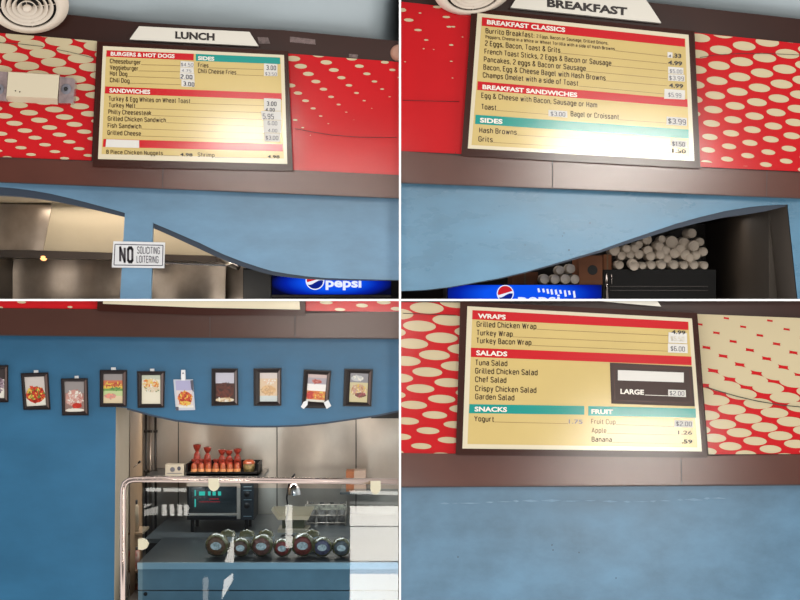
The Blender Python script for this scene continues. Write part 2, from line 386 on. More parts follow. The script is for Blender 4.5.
# --- bay B (upper right)
cB = [(825, 299), (797.5, 299), (787.5, 204.5), (768, 205.3), (750, 207), (725, 211), (700, 217), (675, 224), (650, 232.5), (625, 241), (600, 250), (575, 257.5), (550, 265),
      (525, 272), (500, 278), (475, 282.5), (450, 287), (425, 290), (401, 291)]
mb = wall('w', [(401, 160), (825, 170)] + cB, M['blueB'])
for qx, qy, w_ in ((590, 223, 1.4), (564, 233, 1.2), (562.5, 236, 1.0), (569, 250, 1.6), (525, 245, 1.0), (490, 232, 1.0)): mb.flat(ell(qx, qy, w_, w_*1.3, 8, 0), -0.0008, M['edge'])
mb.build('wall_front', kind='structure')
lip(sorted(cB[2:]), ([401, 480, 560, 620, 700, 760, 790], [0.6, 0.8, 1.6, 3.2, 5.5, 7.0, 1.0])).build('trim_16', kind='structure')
# --- bay C (lower left)
cC = [(399, 410.5), (375, 415.5), (350, 419), (325, 422.5), (300, 425), (275, 426), (250, 426), (225, 425), (200, 423), (175, 420), (150, 414.5), (138, 411), (127, 408), (116, 407), (114, 612), (-25, 612)]
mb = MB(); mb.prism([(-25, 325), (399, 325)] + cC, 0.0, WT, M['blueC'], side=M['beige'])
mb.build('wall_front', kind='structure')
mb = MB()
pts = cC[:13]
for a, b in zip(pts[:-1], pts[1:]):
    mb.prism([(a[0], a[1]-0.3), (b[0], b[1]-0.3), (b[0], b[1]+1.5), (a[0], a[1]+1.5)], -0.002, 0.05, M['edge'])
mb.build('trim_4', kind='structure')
# --- bay D (lower right)
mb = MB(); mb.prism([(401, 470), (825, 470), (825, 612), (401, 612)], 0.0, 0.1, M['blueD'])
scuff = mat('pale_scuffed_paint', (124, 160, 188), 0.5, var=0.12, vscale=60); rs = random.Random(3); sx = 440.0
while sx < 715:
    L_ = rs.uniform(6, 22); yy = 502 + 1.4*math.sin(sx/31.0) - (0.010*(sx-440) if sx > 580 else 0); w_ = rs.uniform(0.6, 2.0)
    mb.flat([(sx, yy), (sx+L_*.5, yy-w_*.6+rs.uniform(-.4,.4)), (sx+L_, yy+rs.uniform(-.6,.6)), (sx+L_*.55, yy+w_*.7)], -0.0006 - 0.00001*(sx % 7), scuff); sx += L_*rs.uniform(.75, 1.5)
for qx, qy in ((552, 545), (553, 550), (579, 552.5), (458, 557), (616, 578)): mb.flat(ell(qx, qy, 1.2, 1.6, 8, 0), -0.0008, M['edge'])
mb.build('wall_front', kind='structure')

# --- fascias (dark brown) and the lighter band under each
def fascia(name, top, bot, m, Y, t, seams=(), box=None):
    mb = MB(); mb.prism(top + bot[::-1], Y, t, m)
    return mb
def strip(pts, w): # polyline -> thin polygons
    out = []
    for (x0, y0), (x1, y1) in zip(pts[:-1], pts[1:]):
        dx, dy = x1-x0, y1-y0; L = math.hypot(dx, dy); nx, ny = -dy/L*w/2, dx/L*w/2
        out.append([(x0-nx, y0-ny), (x1-nx, y1-ny), (x1+nx, y1+ny), (x0+nx, y0+ny)])
    return out
# A
mb = MB(); mb.prism([(-25, 5), (69, 14.6), (137, 22), (200, 26), (282, 30), (399, 41), (399, 186), (-25, 166)], -0.10, 0.10, M['brown']); mb.build('trim_5', kind='structure')
mb = MB(); mb.prism([(-25, 156), (93, 161), (292, 170), (399, 175), (399, 198), (200, 190), (0, 182), (-25, 181)], -0.118, 0.018, M['band'])
for p in strip([(163.2, 164), (162.5, 188)], 0.7) + strip([(0, 182.2), (200, 190.2), (399, 198.3)], 1.0): mb.flat(p, -0.1195, M['seam'])
for p in strip([(-25, 157.5), (93, 161.3)], 0.4): mb.flat(p, -0.1195, M['seam'])
mb.build('trim_6', kind='structure')
# B
mb = MB(); mb.prism([(401, -20), (560, -8), (650, 2.4), (800, 19), (825, 21.5), (825, 185), (401, 170)], -0.10, 0.10, M['brown']); mb.build('trim_7', kind='structure')
mb = MB(); mb.prism([(401, 151), (461, 156), (700, 168), (825, 174), (825, 199.5), (800, 198), (600, 190), (401, 182.6)], -0.118, 0.018, M['band'])
for p in strip([(455.5, 152), (452, 184)], 0.5): mb.flat(p, -0.1195, M['band'])
for p in strip([(552.5, 161), (552.5, 188)], 0.8) + strip([(767, 171), (766.5, 197)], 0.6) + strip([(401, 182.8), (600, 190.3), (800, 198.3)], 1.1): mb.flat(p, -0.1195, M['seam'])
mb.build('trim_8', kind='structure')
# C
mb = MB(); mb.prism([(-25, 301), (399, 301), (399, 330), (-25, 330)], -0.10, 0.10, M['brown']); mb.build('trim_9', kind='structure')
mb = MB(); mb.prism([(-25, 308), (97, 309.3), (200, 315), (399, 311.5), (399, 338), (200, 337), (-25, 334.5)], -0.118, 0.018, M['bandC'])
for p in strip([(210, 317), (210, 337)], 0.6) + strip([(295, 316), (295, 337)], 0.8) + strip([(-25, 334.8), (200, 337.5), (399, 338.6)], 1.1): mb.flat(p, -0.1195, M['seam'])
mb.build('trim_10', kind='structure')
# D
mb = MB(); mb.prism([(401, 301), (825, 301), (825, 475), (401, 475)], -0.10, 0.10, M['brown']); mb.build('trim_11', kind='structure')
mb = MB(); mb.prism([(401, 453), (456, 454), (708, 456), (825, 454), (825, 484.5), (600, 485.6), (401, 486.6)], -0.118, 0.018, M['band'])
for p in strip([(681, 459), (681.8, 484)], 0.6) + strip([(401, 487), (600, 486), (825, 484.7)], 1.2): mb.flat(p, -0.1195, M['seam'])
mb.build('trim_12', kind='structure')

# --- ceilings: sloping cove rising towards the viewer above each upper fascia
def cove(lower, upper, m, Y0=-0.02, Y1=-0.20, name='ceiling'):
    mb = MB()
    for i in range(len(lower)-1):
        mb.face([at(*lower[i], Y0), at(*lower[i+1], Y0), at(*upper[i+1], Y1), at(*upper[i], Y1)], m, True)
    return mb
lowA = [(-25, 12), (69, 17), (137, 24), (200, 28), (282, 33), (366, 40)]
mb = cove(lowA, [(x, -22) for x, _ in lowA], M['ceil'])
# the cove turns away round a corner near the partition
cor = [(366, 40, -0.02, -0.20), (374, 41, 0.0, -0.17), (381, 42, 0.05, -0.10), (388, 43, 0.16, 0.0), (394, 44, 0.34, 0.16), (399.0, 45, 0.7, 0.5)]
for a, b in zip(cor[:-1], cor[1:]):
    mb.face([at(a[0], a[1], a[2]), at(b[0], b[1], b[2]), at(b[0], -22, b[3]), at(a[0], -22, a[3])], M['ceil'], True)
mb.build('ceiling', kind='structure')
lowB = [(401, -16), (560, -5), (650, 5), (800, 22), (825, 25)]
mb = cove(lowB, [(401, -30), (560, -30), (650, -30), (800, -30), (825, -30)], M['ceil'])
mb.build('ceiling', kind='structure')

# ================================================================== SETTING: rooms behind the openings
def room(box, Yb, m_back, names, m_side, m_top, m_bot):
    x0, y0, x1, y1 = box
    mb = MB(); mb.pbox(x0, y0, x1, y1, Yb, 0.05, m_back); mb.build('wall_back', kind='structure')
room(BAY['A'], 2.05, M['steeld'], None, None, None, None)
room(BAY['B'], 2.15, M['darkb'], None, None, None, None)
room(BAY['C'], 2.05, M['steel'], None, None, None, None)
# outer side walls, floor and roof of the block
mb = MB(); mb.box((-2.42, 0.4, -0.06), (-2.36, 2.3, 3.3), M['taupe']); mb.build('wall_left', kind='structure')
mb = MB(); mb.box((2.36, 0.4, -0.06), (2.42, 2.3, 3.3), M['taupe']); mb.build('wall_right', kind='structure')
mb = MB(); mb.box((-2.42, -0.0, -0.12), (2.42, 2.3, -0.065), M['taupe']); mb.build('floor', kind='structure')
mb = MB(); mb.box((-2.42, 0.0, 3.22), (2.42, 2.3, 3.3), M['taupe']); mb.build('ceiling', kind='structure')
# bay B: side wall running back from the right jamb
mb = MB()
xr = at(787.5, 204, 0.0).x; zt = at(0, 204, 0).z
mb.box((xr-0.0, WT, ZC+0.006), (xr+0.06, 2.15, zt+0.02), M['taupe'])
a = at(787.5, 204.5, 0.001); b = at(797.5, 299, 0.001)
e_ = Vector((-0.004, 0.002, 0)); mb.face([a+e_, Vector((a.x, WT+.01, a.z))+e_, Vector((b.x, WT+.01, b.z))+e_, b+e_], M['taupe'])
mb.build('wall_right', kind='structure')
# bay B: dropped ceiling behind
mb = MB(); mb.box((0.02, WT, zt+0.0), (xr, 2.15, zt+0.03), M['darkb']); mb.build('ceiling', kind='structure')
# bay A: room ceiling
za = at(0, 187, 0).z
mb = MB(); mb.box((-2.35, WT, za+0.0), (-0.02, 2.05, za+0.03), M['beige']); mb.build('ceiling', kind='structure')
# bay C: room ceiling, left wall of the room
zc_ = at(0, 392, WT).z
mb = MB(); mb.box((-2.35, WT, zc_), (-0.02, 2.05, zc_+0.03), M['dark']); mb.build('ceiling', kind='structure')
mb = MB(); x_ = at(130, 500, 0.45).x
a = at(130, 500, WT).x
mb.face([(a, WT+0.001, -0.06), (at(141, 0, 0.9).x, 0.9, -0.06), (at(141, 0, 0.9).x, 0.9, zc_), (a, WT+0.001, zc_)], M['tan'])
mb.face([(at(141, 0, 0.9).x, 0.9, -0.06), (at(143, 0, 2.05).x, 2.049, -0.06), (at(143, 0, 2.05).x, 2.049, zc_), (at(141, 0, 0.9).x, 0.9, zc_)], M['tan'])
mb.build('wall_left', kind='structure')

# ================================================================== DOTTED PANELS
Z = lambda ox, oy, s, L: [((i, j), (ox + x/s, oy + y/s)) for (i, j), (x, y) in L]
# A left
L = Z(0, 0, 4, [((0,0),(235,160)),((1,0),(280,198)),((2,0),(320,237)),((0,1),(125,180)),((1,1),(170,215)),((2,1),(215,250)),((1,2),(60,230)),((2,2),(105,263)),
     ((3,1),(260,284)),((4,1),(305,317)),((5,1),(340,348)),((6,1),(375,380)),((7,2),(325,425)),((8,2),(355,457)),((7,3),(217,438)),((8,3),(258,468)),((9,3),(300,497)),
     ((10,3),(340,526)),((8,4),(157,480)),((9,4),(198,509)),((10,4),(237,540)),((6,4),(75,420)),((8,5),(57,493)),((9,5),(95,522)),((10,5),(140,551)),((11,5),(180,579)),((7,5),(20,463))])
f = homog(L); items = []
for i in range(-5, 20):
    for j in range(-4, 14):
        x, y = f(i, j)
        if -30 < x < 110 and 20 < y < 165:
            w = np.interp(y, [30, 40, 62, 80, 105, 118, 125, 135, 145, 160], [30, 27.8, 25.5, 22, 19, 17.2, 15.8, 13.8, 11.8, 9])
            items.append((x, y, w, w*np.interp(y, [35, 160], [0.37, 0.27])))
pA1 = [(-25, 31), (0, 33), (97, 41), (91.5, 160.5), (0, 157), (-25, 156)]
dots_panel('dotted_wall_panel', pA1, items, 'red panel with dense cream dots behind the emergency light, left of the lunch board')
# A right
def lat2(base, ai, aj, wf, n, ox, oy, s):
    out = []
    for i in range(-3, n):
        for j in range(-6, 9):
            x = base[0] + ai[0]*i + aj[0]*j; y = base[1] + ai[1]*i + aj[1]*j
            w = wf(i, j)
            if w > 3: out.append((ox + x/s, oy + y/s, w/s, w*0.38/s))
    return out
items = lat2((403, 265), (30.3, 30.6), (102, -15.5), lambda i, j: 50 - 6.6*i - 4*j if i > -2 else 0, 9, 200, 0, 4)
pA2 = [(288, 53.5), (399, 62), (399, 175.5), (292.5, 170.5)]
dots_panel('dotted_wall_panel', pA2, items, 'red panel with fading small cream dots, right of the lunch board')
# B left
bl = [(35,80,38,13),(10,40,30,15),(150,28,36,10),(190,37,28,8),(185,68,30,9),(80,52,12,5),(72,120,30,9),(196,107,20,7),(213,107,16,6),(105,160,18,6),(205,180,18,6),(205,245,12,4),
      (95,195,8,4),(135,198,6,3),(20,247,8,4),(210,312,8,3),(250,148,8,3)]
items = [(400+x/4, y/4, w/4, h/4) for x, y, w, h in bl]
pB1 = [(401, 1.6), (471.5, 9.5), (461.5, 154), (401, 151)]
dots_panel('dotted_wall_panel', pB1, items, 'mostly plain red panel with few tiny dots, left of the breakfast board')
# B right
L = Z(600, 0, 4, [((0,0),(580,182)),((0,-1),(485,198)),((0,-2),(395,215)),((0,1),(675,168)),((1,0),(565,247)),((1,1),(657,233)),((1,2),(750,215)),((2,2),(738,278)),((2,1),(647,293)),((2,0),(553,308)),
     ((2,-1),(465,325)),((3,2),(725,335)),((3,1),(635,351)),((4,1),(627,409)),((5,1),(617,465)),((5,2),(705,450)),((7,1),(600,570)),((7,0),(515,585)),((8,0),(510,638)),((8,1),(592,622)),((8,2),(675,608)),((7,2),(683,557)),((9,2),(665,658))])
f = homog(L); items = []
for i in range(-2, 13):
    for j in range(-5, 7):
        x, y = f(i, j); w = (np.interp(i, [0,1,2,3,4,5,6,7,8,9,11], [92,90,87,83,77,71,65,58,50,42,28]) + 3*j)/4
        items.append((x, y, w, w*0.385))
pB2 = [(694.5, 32.5), (800, 43.5), (825, 46), (825, 174), (800, 171.5), (700, 167)]
dots_panel('dotted_wall_panel', pB2, items, 'red panel with large cream dots filling it, right of the breakfast board', rot=0.12)
# C strips
items = [(21.5, 302, 9, 3), (70, 307, 5, 2), (1, 307.5, 4, 2)]
dots_panel('dotted_wall_panel', [(-25, 301), (97.5, 301), (97, 309), (-25, 307.8)], items, 'narrow red panel strip at top left above the picture wall')
items = [(200+x/4, 300+y/4, w/4, h/4) for x, y, w, h in [(505,10,52,14),(560,38,42,12),(648,22,48,15),(735,9,56,16),(785,35,44,14)]]
dots_panel('dotted_wall_panel', [(306, 301), (399, 301), (399, 312), (306, 311)], items, 'narrow dotted red strip at the right above the picture wall')
# D left
L = Z(400, 300, 4, [((0,0),(107,28)),((1,0),(77,103)),((2,0),(50,173)),((3,0),(25,245)),((4,0),(0,315)),((1,1),(190,82)),((2,1),(168,152)),((3,1),(140,220)),((4,1),(110,288)),((5,1),(80,355)),
     ((6,1),(50,420)),((7,1),(25,485)),((8,1),(0,547)),((5,2),(190,335)),((6,2),(170,396)),((7,2),(143,460)),((8,2),(110,521)),((9,2),(80,582)),((8,3),(225,498)),((9,3),(197,560))])
f = homog(L); items = []
for i in range(-3, 16):
    for j in range(-4, 8):
        x, y = f(i, j)
        w = np.interp(y, [300, 325, 355, 372, 389, 405, 415, 430, 445, 460], [34.5, 33, 31, 30, 28, 27, 25, 23, 20.5, 18])
        items.append((x, y, w, w*np.interp(y, [300, 450], [0.335, 0.29])))
pD1 = [(401, 302), (460.5, 302.5), (455.5, 453.5), (401, 453.5)]
dots_panel('dotted_wall_panel', pD1, items, 'red panel with big cream ovals, left of the wraps and salads board')
# D right: dots so large near the top that only small red gaps remain
L = Z(695, 380, 7.59, [((0,0),(277,225)),((0,1),(475,180)),((0,2),(685,133)),((1,0),(208,333)),((2,0),(150,440)),((1,1),(403,293)),((2,1),(335,400)),((3,1),(265,503)),((-1,0),(355,108)),((-1,1),(560,60)),
     ((1,2),(603,250)),((2,2),(527,360)),((3,2),(457,463)),((2,3),(715,315)),((3,3),(650,423)),((4,3),(578,525))])
f = homog(L)
def aff(i, j): # plain affine continuation above the measured rows
    return (695 + (277 - 76*i + 203*j)/7.59 + 0.0, 380 + (225 + 111*i - 46*j)/7.59)
items = []
for i in range(-12, 7):
    for j in range(-8, 8):
        x, y = f(i, j) if i >= -1 else aff(i, j)
        Yz = (y - 380)*7.59
        w = np.interp(Yz, [-470, -300, -100, 30, 60, 108, 180, 225, 333, 400, 463, 560], [292, 280, 262, 248, 241, 235, 222, 213, 203, 190, 178, 160])/7.59
        items.append((x, y, w, w*0.362))
pD2 = [(697.3, 314), (800, 318), (825, 319), (825, 454), (708.5, 454.3)]
dots_panel('dotted_wall_panel', pD2, items, 'cream panel turning to red with dots, right of the wraps and salads board', rot=0.05)

# seams / cords across panels
def seam(pts, Y, m, r, name, label, cat):
    mb = MB(); mb.tube([at(x, y, Y) for x, y in pts], r, m, n=6)
    mb.build(name, label=label, cat=cat)
Ys = -0.117
seam([(-20, 41), (0, 42.5), (20, 44), (43, 46.5)], Ys, M['green'], 0.0013, 'cord', 'thin dark cord across top of the far left dotted panel', 'cord')
seam([(57, 49.5), (67, 51.5), (80, 54.5), (94, 58)], Ys, M['green'], 0.0013, 'cord', 'short dark cord touching the left edge of lunch board', 'cord')
seam([(295, 128.5), (310, 131.5), (332, 135), (360, 137.2), (397, 137.5)], Ys, M['seam'], 0.0013, 'cord', 'thin dark cord sagging across red panel right of lunch board', 'cord')
seam([(403, 100.2), (430, 101), (459, 101.6)], Ys, M['seam'], 0.0013, 'cord', 'thin dark cord on the plain red panel left of breakfast board', 'cord')
seam([(700, 57.5), (716, 55), (740, 53.5), (770, 53.6), (822, 56)], Ys, M['seam'], 0.0013, 'cord', 'thin dark cord over the large dots right of breakfast board', 'cord')
seam([(403, 313.3), (430, 314.3), (456, 315.3)], Ys, M['seam'], 0.0016, 'cord', 'thin dark cord on dotted panel left of wraps board', 'cord')
seam([(706, 387), (720, 391.5), (737, 396.4), (757, 401), (780, 405), (822, 409)], Ys, M['green'], 0.0022, 'cord', 'dark green cord sagging across panel right of wraps board', 'cord')

# ================================================================== MENU BOARDS
YB = -0.150
class Board:
    def __init__(s, corners_outer, cream, label):
        c = at((corners_outer[2][0]+corners_outer[3][0])/2, corners_outer[3][1], YB)
        s.root = thing('menu_board', (c.x, -0.12, c.z), label, 'menu board')
        mb = MB(); mb.prism(corners_outer, YB, 0.030, M['frame']); s.frame = mb.build('frame', s.root)
        mb = MB()
        # thin raised rim round the face
        o, i = corners_outer, cream
        for k in range(4):
            j = (k+1) % 4
            mx = lambda a, b, t: (a[0]*(1-t)+b[0]*t, a[1]*(1-t)+b[1]*t)
            mb.prism([mx(o[k], i[k], .0), mx(o[j], i[j], .0), mx(o[j], i[j], .35), mx(o[k], i[k], .35)], YB-0.004, 0.004, M['frame'])
        mb.build('rim', s.root)
        mb = MB(); mb.prism(cream, YB-0.003, 0.003, M['cream']); s.face = mb.build('face_panel', s.root)
        s.rules = []
    def poly(s, name, p, m, Y=-0.0035, t=0.0005, label=None, parent=None):
        mb = MB(); mb.prism(p, YB+Y, t, m); return mb.build(name, parent or s.root, label)
    def text(s, name, txt, x0, y0, x1, y1, cap, m, bold=0.0, Y=-0.0045, parent=None, shear=0.0):
        mb = MB(); put_text(mb, txt, x0, y0, x1, y1, cap, YB+Y, m, bold, shear); return mb.build(name, parent or s.root)
    def bar(s, p, m, txt, x0, y0, x1, y1, cap=4.1):
        b = sub(s.poly('header_bar', p, m, Y=-0.0040), s.root)
        if txt: s.text('header_text', txt, x0, y0, x1, y1, cap, M['wtext'], 0.035, Y=-0.0048, parent=b)
    def item(s, txt, x0, y0, x1, y1, cap, rule=None, m=None):
        s.text('menu_text', txt, x0, y0, x1, y1, cap*1.0, m or M['ink'], -0.165)
        if rule: s.rules.append([(x1+0.6, y1+0.4), rule])
    def price(s, txt, x0, y0, x1, y1, cap, m=None, bold=0.03):
        s.text('price_text', txt, x0, y0, x1, y1, cap, m or M['black'], bold, Y=-0.0062)
    def sticker(s, p, rows, lab=None):
        k = sub(s.poly('price_sticker', p, M['sticker'], Y=-0.0056, t=0.0012, label=lab), s.root)
        for (txt, x0, y0, x1, y1, cap, m, bold) in rows:
            s.text('price_text', txt, x0, y0, x1, y1, cap, m, -0.13 if bold <= 0.01 else -0.2, Y=-0.0060, parent=k)
    def finish(s):
        mb = MB(); mb.prism(s.field, YB-0.0035, 0.0005, M['yellow'])
        for r in s.rules:
            for q in strip(r, 0.35): mb.flat(q, YB-0.0044, M['rule'])
        mb.build('printed_field', s.root)

G, P, BK = M['grey'], M['pen'], M['black']
# ---------------- lunch
b = Board([(97, 41.5), (288, 51), (293, 171), (92.5, 166.5)], [(103, 46), (284, 55), (287.3, 164), (98, 159)],
          'brown framed lunch menu board with burgers, sandwiches and sides lists')
b.field = [(106.3, 50), (280.5, 57.5), (283.8, 158.5), (101.5, 154)]
hd = sub(b.poly('header_sign', [(139, 26.2), (249.5, 31.8), (258.5, 46), (129.5, 39.3)], M['header'], Y=-0.006, t=0.036, label='off-white tapered title sign'), b.root)
b.text('header_text', 'LUNCH', 175.2, 38.2, 214.6, 40.3, 6.9, BK, 0.045, Y=-0.0068, parent=hd)
b.bar([(106.8, 50.3), (193.7, 53.8), (193.6, 60.4), (106.2, 56.6)], M['bred'], 'BURGERS & HOT DOGS', 110.7, 55.4, 174.6, 58.0, 3.7)
b.bar([(195.8, 53.9), (280, 57.6), (280.3, 64.1), (195.8, 60.8)], M['teal'], 'SIDES', 198, 59.8, 214.3, 60.6, 3.7)
b.bar([(105.2, 86.4), (281.6, 93.3), (281.7, 99.9), (104.8, 93.4)], M['bred'], 'SANDWICHES', 109.4, 92.3, 150.2, 93.9, 4.0)
b.bar([(103.4, 138.9), (282.7, 144.2), (282.9, 151.4), (102.7, 146.8)], M['bred'], None, 0, 0, 0, 0)
b.poly('blank_sticker', [(106.3, 139.2), (139.1, 140.3), (139.1, 148), (105.5, 147)], M['sticker'], Y=-0.0052, t=0.001, label='blank white sticker covering a heading')
for t, x1, y, yr in [('Cheeseburger', 140.5, 62.9, 65.6), ('Veggieburger', 138, 69.2, 71.8), ('Hot Dog', 127, 75.2, 78.3), ('Chili Dog', 129.2, 81.9, 84.7)]:
    b.item(t, 110.2, y, x1, y + (x1-110)*0.045, 4.0, (180.5, yr))
b.item('Fries', 198.3, 66.9, 208.2, 67.4, 3.9, (263.5, 69.6)); b.item('Chili Cheese Fries', 198.3, 72.7, 236, 74.4, 3.9, (263.5, 75.8))
for t, x0, x1, y, yr in [('Turkey & Egg Whites on Wheat Toast', 109, 190, 100.6, 105.6), ('Turkey Melt', 109, 135.2, 107.1, 112.7), ('Philly Cheesesteak', 108.5, 151, 113.8, 119.6),
                     ('Grilled Chicken Sandwich', 108.1, 165.6, 120.5, 126.5), ('Fish Sandwich', 108, 141, 127.5, 133.4), ('Grilled Cheese', 107.7, 140.6, 134.6, 139.9)]:
    b.item(t, x0, y, x1, y + (x1-x0)*0.03, 4.1, (264.5, yr))
b.item('8 Piece Chicken Nuggets', 106.6, 153.7, 162.6, 155.0, 3.7, (179, 155.8)); b.price('4.98', 180, 155.9, 192.7, 156.4, 3.0)
b.item('Shrimp', 198, 156.4, 214.2, 157, 3.7, (267, 157.9)); b.price('4.98', 267.4, 158, 279.7, 158.4, 3.0)
b.sticker([(180.6, 61), (193.6, 61.8), (193.8, 67.6), (180.4, 67)], [('$4.50', 181.2, 66, 193, 66.6, 3.2, G, 0.01)])
b.sticker([(180.3, 67.3), (193.6, 68), (193.9, 73.2), (180.2, 72.6)], [('4.75', 182, 71.6, 191, 72.2, 2.4, G, 0.0)])
b.sticker([(180, 72.9), (194.2, 73.6), (194.4, 79.8), (180, 79.2)], [('2.00', 181, 78.2, 192, 79, 3.6, P, 0.012)])
b.sticker([(181.5, 79.6), (194.6, 80.2), (194.6, 87), (181.5, 86.4)], [('3.00', 183.6, 85.2, 194, 86.4, 3.6, P, 0.012)])
b.sticker([(264, 63.4), (277.4, 64.1), (277.4, 76.2), (264, 75.8)], [('3.00', 266.6, 69.5, 275.7, 70, 4, P, 0.02), ('$3.50', 265.4, 75.2, 276.5, 75.7, 3, G, 0.01)])
b.sticker([(264, 98.2), (280.8, 99), (280.9, 111), (264, 110.2)], [('3.00', 267, 105.4, 276.2, 105.8, 3.8, P, 0.02), ('4.00', 266, 111.0, 274.5, 111.4, 3, P, 0.03)])
b.sticker([(261, 111), (281, 111.4), (281.5, 120), (262, 119.5)], [('5.95', 263, 118.6, 273.6, 119, 4.8, P, 0.0)])
b.sticker([(263.5, 120), (281.3, 120.4), (281, 133), (263.5, 132.6)], [('6.00', 268, 124.8, 277, 125.2, 3.6, G, 0.01), ('4.00', 268.4, 131.8, 277, 132.2, 3, G, 0.01)])
b.sticker([(264.5, 133), (280, 133.4), (279.7, 141.6), (264.5, 141.4)], [('$3.00', 266, 139.4, 278, 139.8, 3.6, P, 0.01)])
b.finish()
# ---------------- breakfast
b = Board([(471.5, 8), (694.5, 31), (700.5, 168.5), (461.3, 155.5)], [(477.5, 13), (688.6, 34.8), (694.4, 161), (467.8, 148.4)],
          'brown framed breakfast menu board with classics, breakfast sandwiches and sides')
b.field = [(482, 17), (685.3, 38.7), (689.6, 157), (471.5, 145)]
hd = sub(b.poly('header_sign', [(519, -6), (642, -6), (650, 5.4), (661.4, 22.9), (510.6, 7.4)], M['header'], Y=-0.006, t=0.036, label='off-white tapered title sign'), b.root)
b.text('header_text', 'BREAKFAST', 547, 6.4, 627.3, 15.2, 7.6, BK, 0.045, Y=-0.0068, parent=hd)
b.bar([(482, 17.2), (685, 38.7), (685, 46.9), (481.7, 25.7)], M['bred'], 'BREAKFAST CLASSICS', 487, 24, 565.2, 32, 4.3)
b.bar([(477.6, 81.2), (687.3, 99.3), (687.8, 107.1), (477.2, 89.9)], M['bred'], 'BREAKFAST SANDWICHES', 482.5, 88.9, 577.3, 97, 4.3)
b.bar([(475.5, 114.7), (688.7, 129.6), (688.9, 138.6), (475, 123.9)], M['teal'], 'SIDES', 480, 122.2, 502.6, 123.8, 4.5)
b.item('Burrito Breakfast:', 486, 33, 534, 37.6, 4.6); b.item('2 Eggs, Bacon or Sausage, Grilled Onions,', 536.8, 37.4, 608, 44.6, 2.9)
b.item('Peppers, Cheese in a White or Wheat Tortilla with a side of Hash Browns', 485.8, 38.2, 614.6, 50.3, 2.9, (667.4, 56.4))
for t, x0, x1, y0, y1, ye in [('2 Eggs, Bacon, Toast & Grits', 485.3, 560, 45.4, 52.6, 63.7), ('French Toast Sticks, 2 Eggs & Bacon or Sausage', 484.8, 611, 53.6, 65.5, 71),
                          ('Pancakes, 2 eggs & Bacon or Sausage', 484.2, 585.5, 61.5, 70.8, 78.8), ('Bacon, Egg & Cheese Bagel with Hash Browns', 483.7, 605.3, 69.3, 80.4, 85.8),
                          ('Champs Omelet with a side of Toast', 483.2, 578, 77.2, 85.6, 94.2)]:
    b.item(t, x0, y0, x1, y1, 4.7, (667, ye))
b.item('Egg & Cheese with Bacon, Sausage or Ham', 481.7, 97.6, 596.8, 107.4, 4.7)
b.item('Toast', 481.6, 108.9, 496, 110, 4.7, (548, 114.4)); b.item('Bagel or Croissant', 571, 116, 618.7, 119.3, 4.7, (666.6, 123))
b.item('Hash Browns', 479.6, 132.4, 516.4, 134.6, 4.7, (671.5, 144.4)); b.item('Grits', 478.8, 141.2, 492.4, 142, 4.7, (671.5, 152.6))
b.sticker([(667.6, 52), (672.5, 52.5), (672.5, 58), (667.6, 57.5)], [('4', 669, 57, 671, 57.2, 2.4, G, 0.02)])
b.price('.33', 672.6, 57.3, 681.3, 58, 4); b.price('4.99', 668, 64.4, 682.2, 65.6, 4); b.price('4.99', 669, 87.2, 683.2, 88.2, 4)
b.sticker([(668.2, 66.6), (683.4, 67.8), (683.4, 74.3), (668.2, 73.4)], [('$5.00', 670, 72.6, 682, 73.4, 3.4, G, 0.0)])
b.sticker([(668.2, 74), (684.6, 74.8), (684.8, 81.6), (668.2, 80.6)], [('$3.99', 669.5, 79.6, 683.6, 80.6, 3.8, G, 0.01)])
b.sticker([(664.6, 88.8), (685, 90.3), (685, 99.6), (664.2, 98.6)], [('$5.99', 668.5, 96.6, 681, 97.6, 4, G, -0.004)])
b.sticker([(548.5, 109.8), (567.3, 111.2), (567.3, 117.6), (548.5, 116.2)], [('$3.00', 551, 115.4, 565, 116.4, 3.8, P, 0.01)])
b.sticker([(666.6, 116.6), (686.8, 118), (686.8, 126), (666.6, 124.6)], [('$3.99', 668.5, 123.2, 685.6, 124.6, 4.8, P, 0.01)])
b.sticker([(671.6, 140.2), (687, 141), (687, 147.4), (671.6, 146.6)], [('$1.50', 672.6, 145.6, 684.6, 146.4, 4, P, 0.01)])
b.price('1.50', 672.2, 152.6, 686, 153.4, 4)
b.finish()
# ---------------- wraps and salads
b = Board([(460.3, 301.2), (697, 313), (707.5, 457.8), (456, 455.2)], [(467.3, 306.2), (692, 318.5), (702, 451.5), (462.4, 448.5)],
          'brown framed menu board with wraps, salads, snacks and fruit lists')
b.field = [(472.5, 310.2), (688.5, 321.8), (697.4, 447.5), (467.5, 444)]
hd = b.poly('header_sign', [(600, 301.2), (657.5, 301.2), (661.2, 306.6)], M['header'], Y=-0.006, t=0.036, label='corner of an off-white title sign')
b.bar([(472.5, 310.1), (688.2, 321.8), (688.4, 329.9), (472.2, 319.3)], M['bred'], 'WRAPS', 477.9, 318, 505.7, 319.3, 4.5)
b.bar([(471, 347.7), (691.4, 356.6), (691.7, 365.2), (470.8, 356.9)], M['bred'], 'SALADS', 476.2, 355.0, 507.3, 356.2, 4.6)
b.bar([(469.4, 404.1), (584.3, 406), (584.3, 414.7), (468.9, 413.2)], M['teal'], 'SNACKS', 474.6, 411.2, 507, 411.8, 4.6)
b.bar([(588.2, 406), (695.7, 408.5), (696, 417.8), (588.2, 415.6)], M['teal'], 'FRUIT', 591.4, 413.6, 613, 414.0, 4.4)
for t, x0, x1, y, ye in [('Grilled Chicken Wrap', 477, 536, 326.5, 335.6), ('Turkey Wrap', 477, 512.3, 335, 343.6), ('Turkey Bacon Wrap', 476.7, 531, 342.8, 351.2)]:
    b.item(t, x0, y, x1, y + (x1-x0)*0.04, 4.9, (668.4, ye))
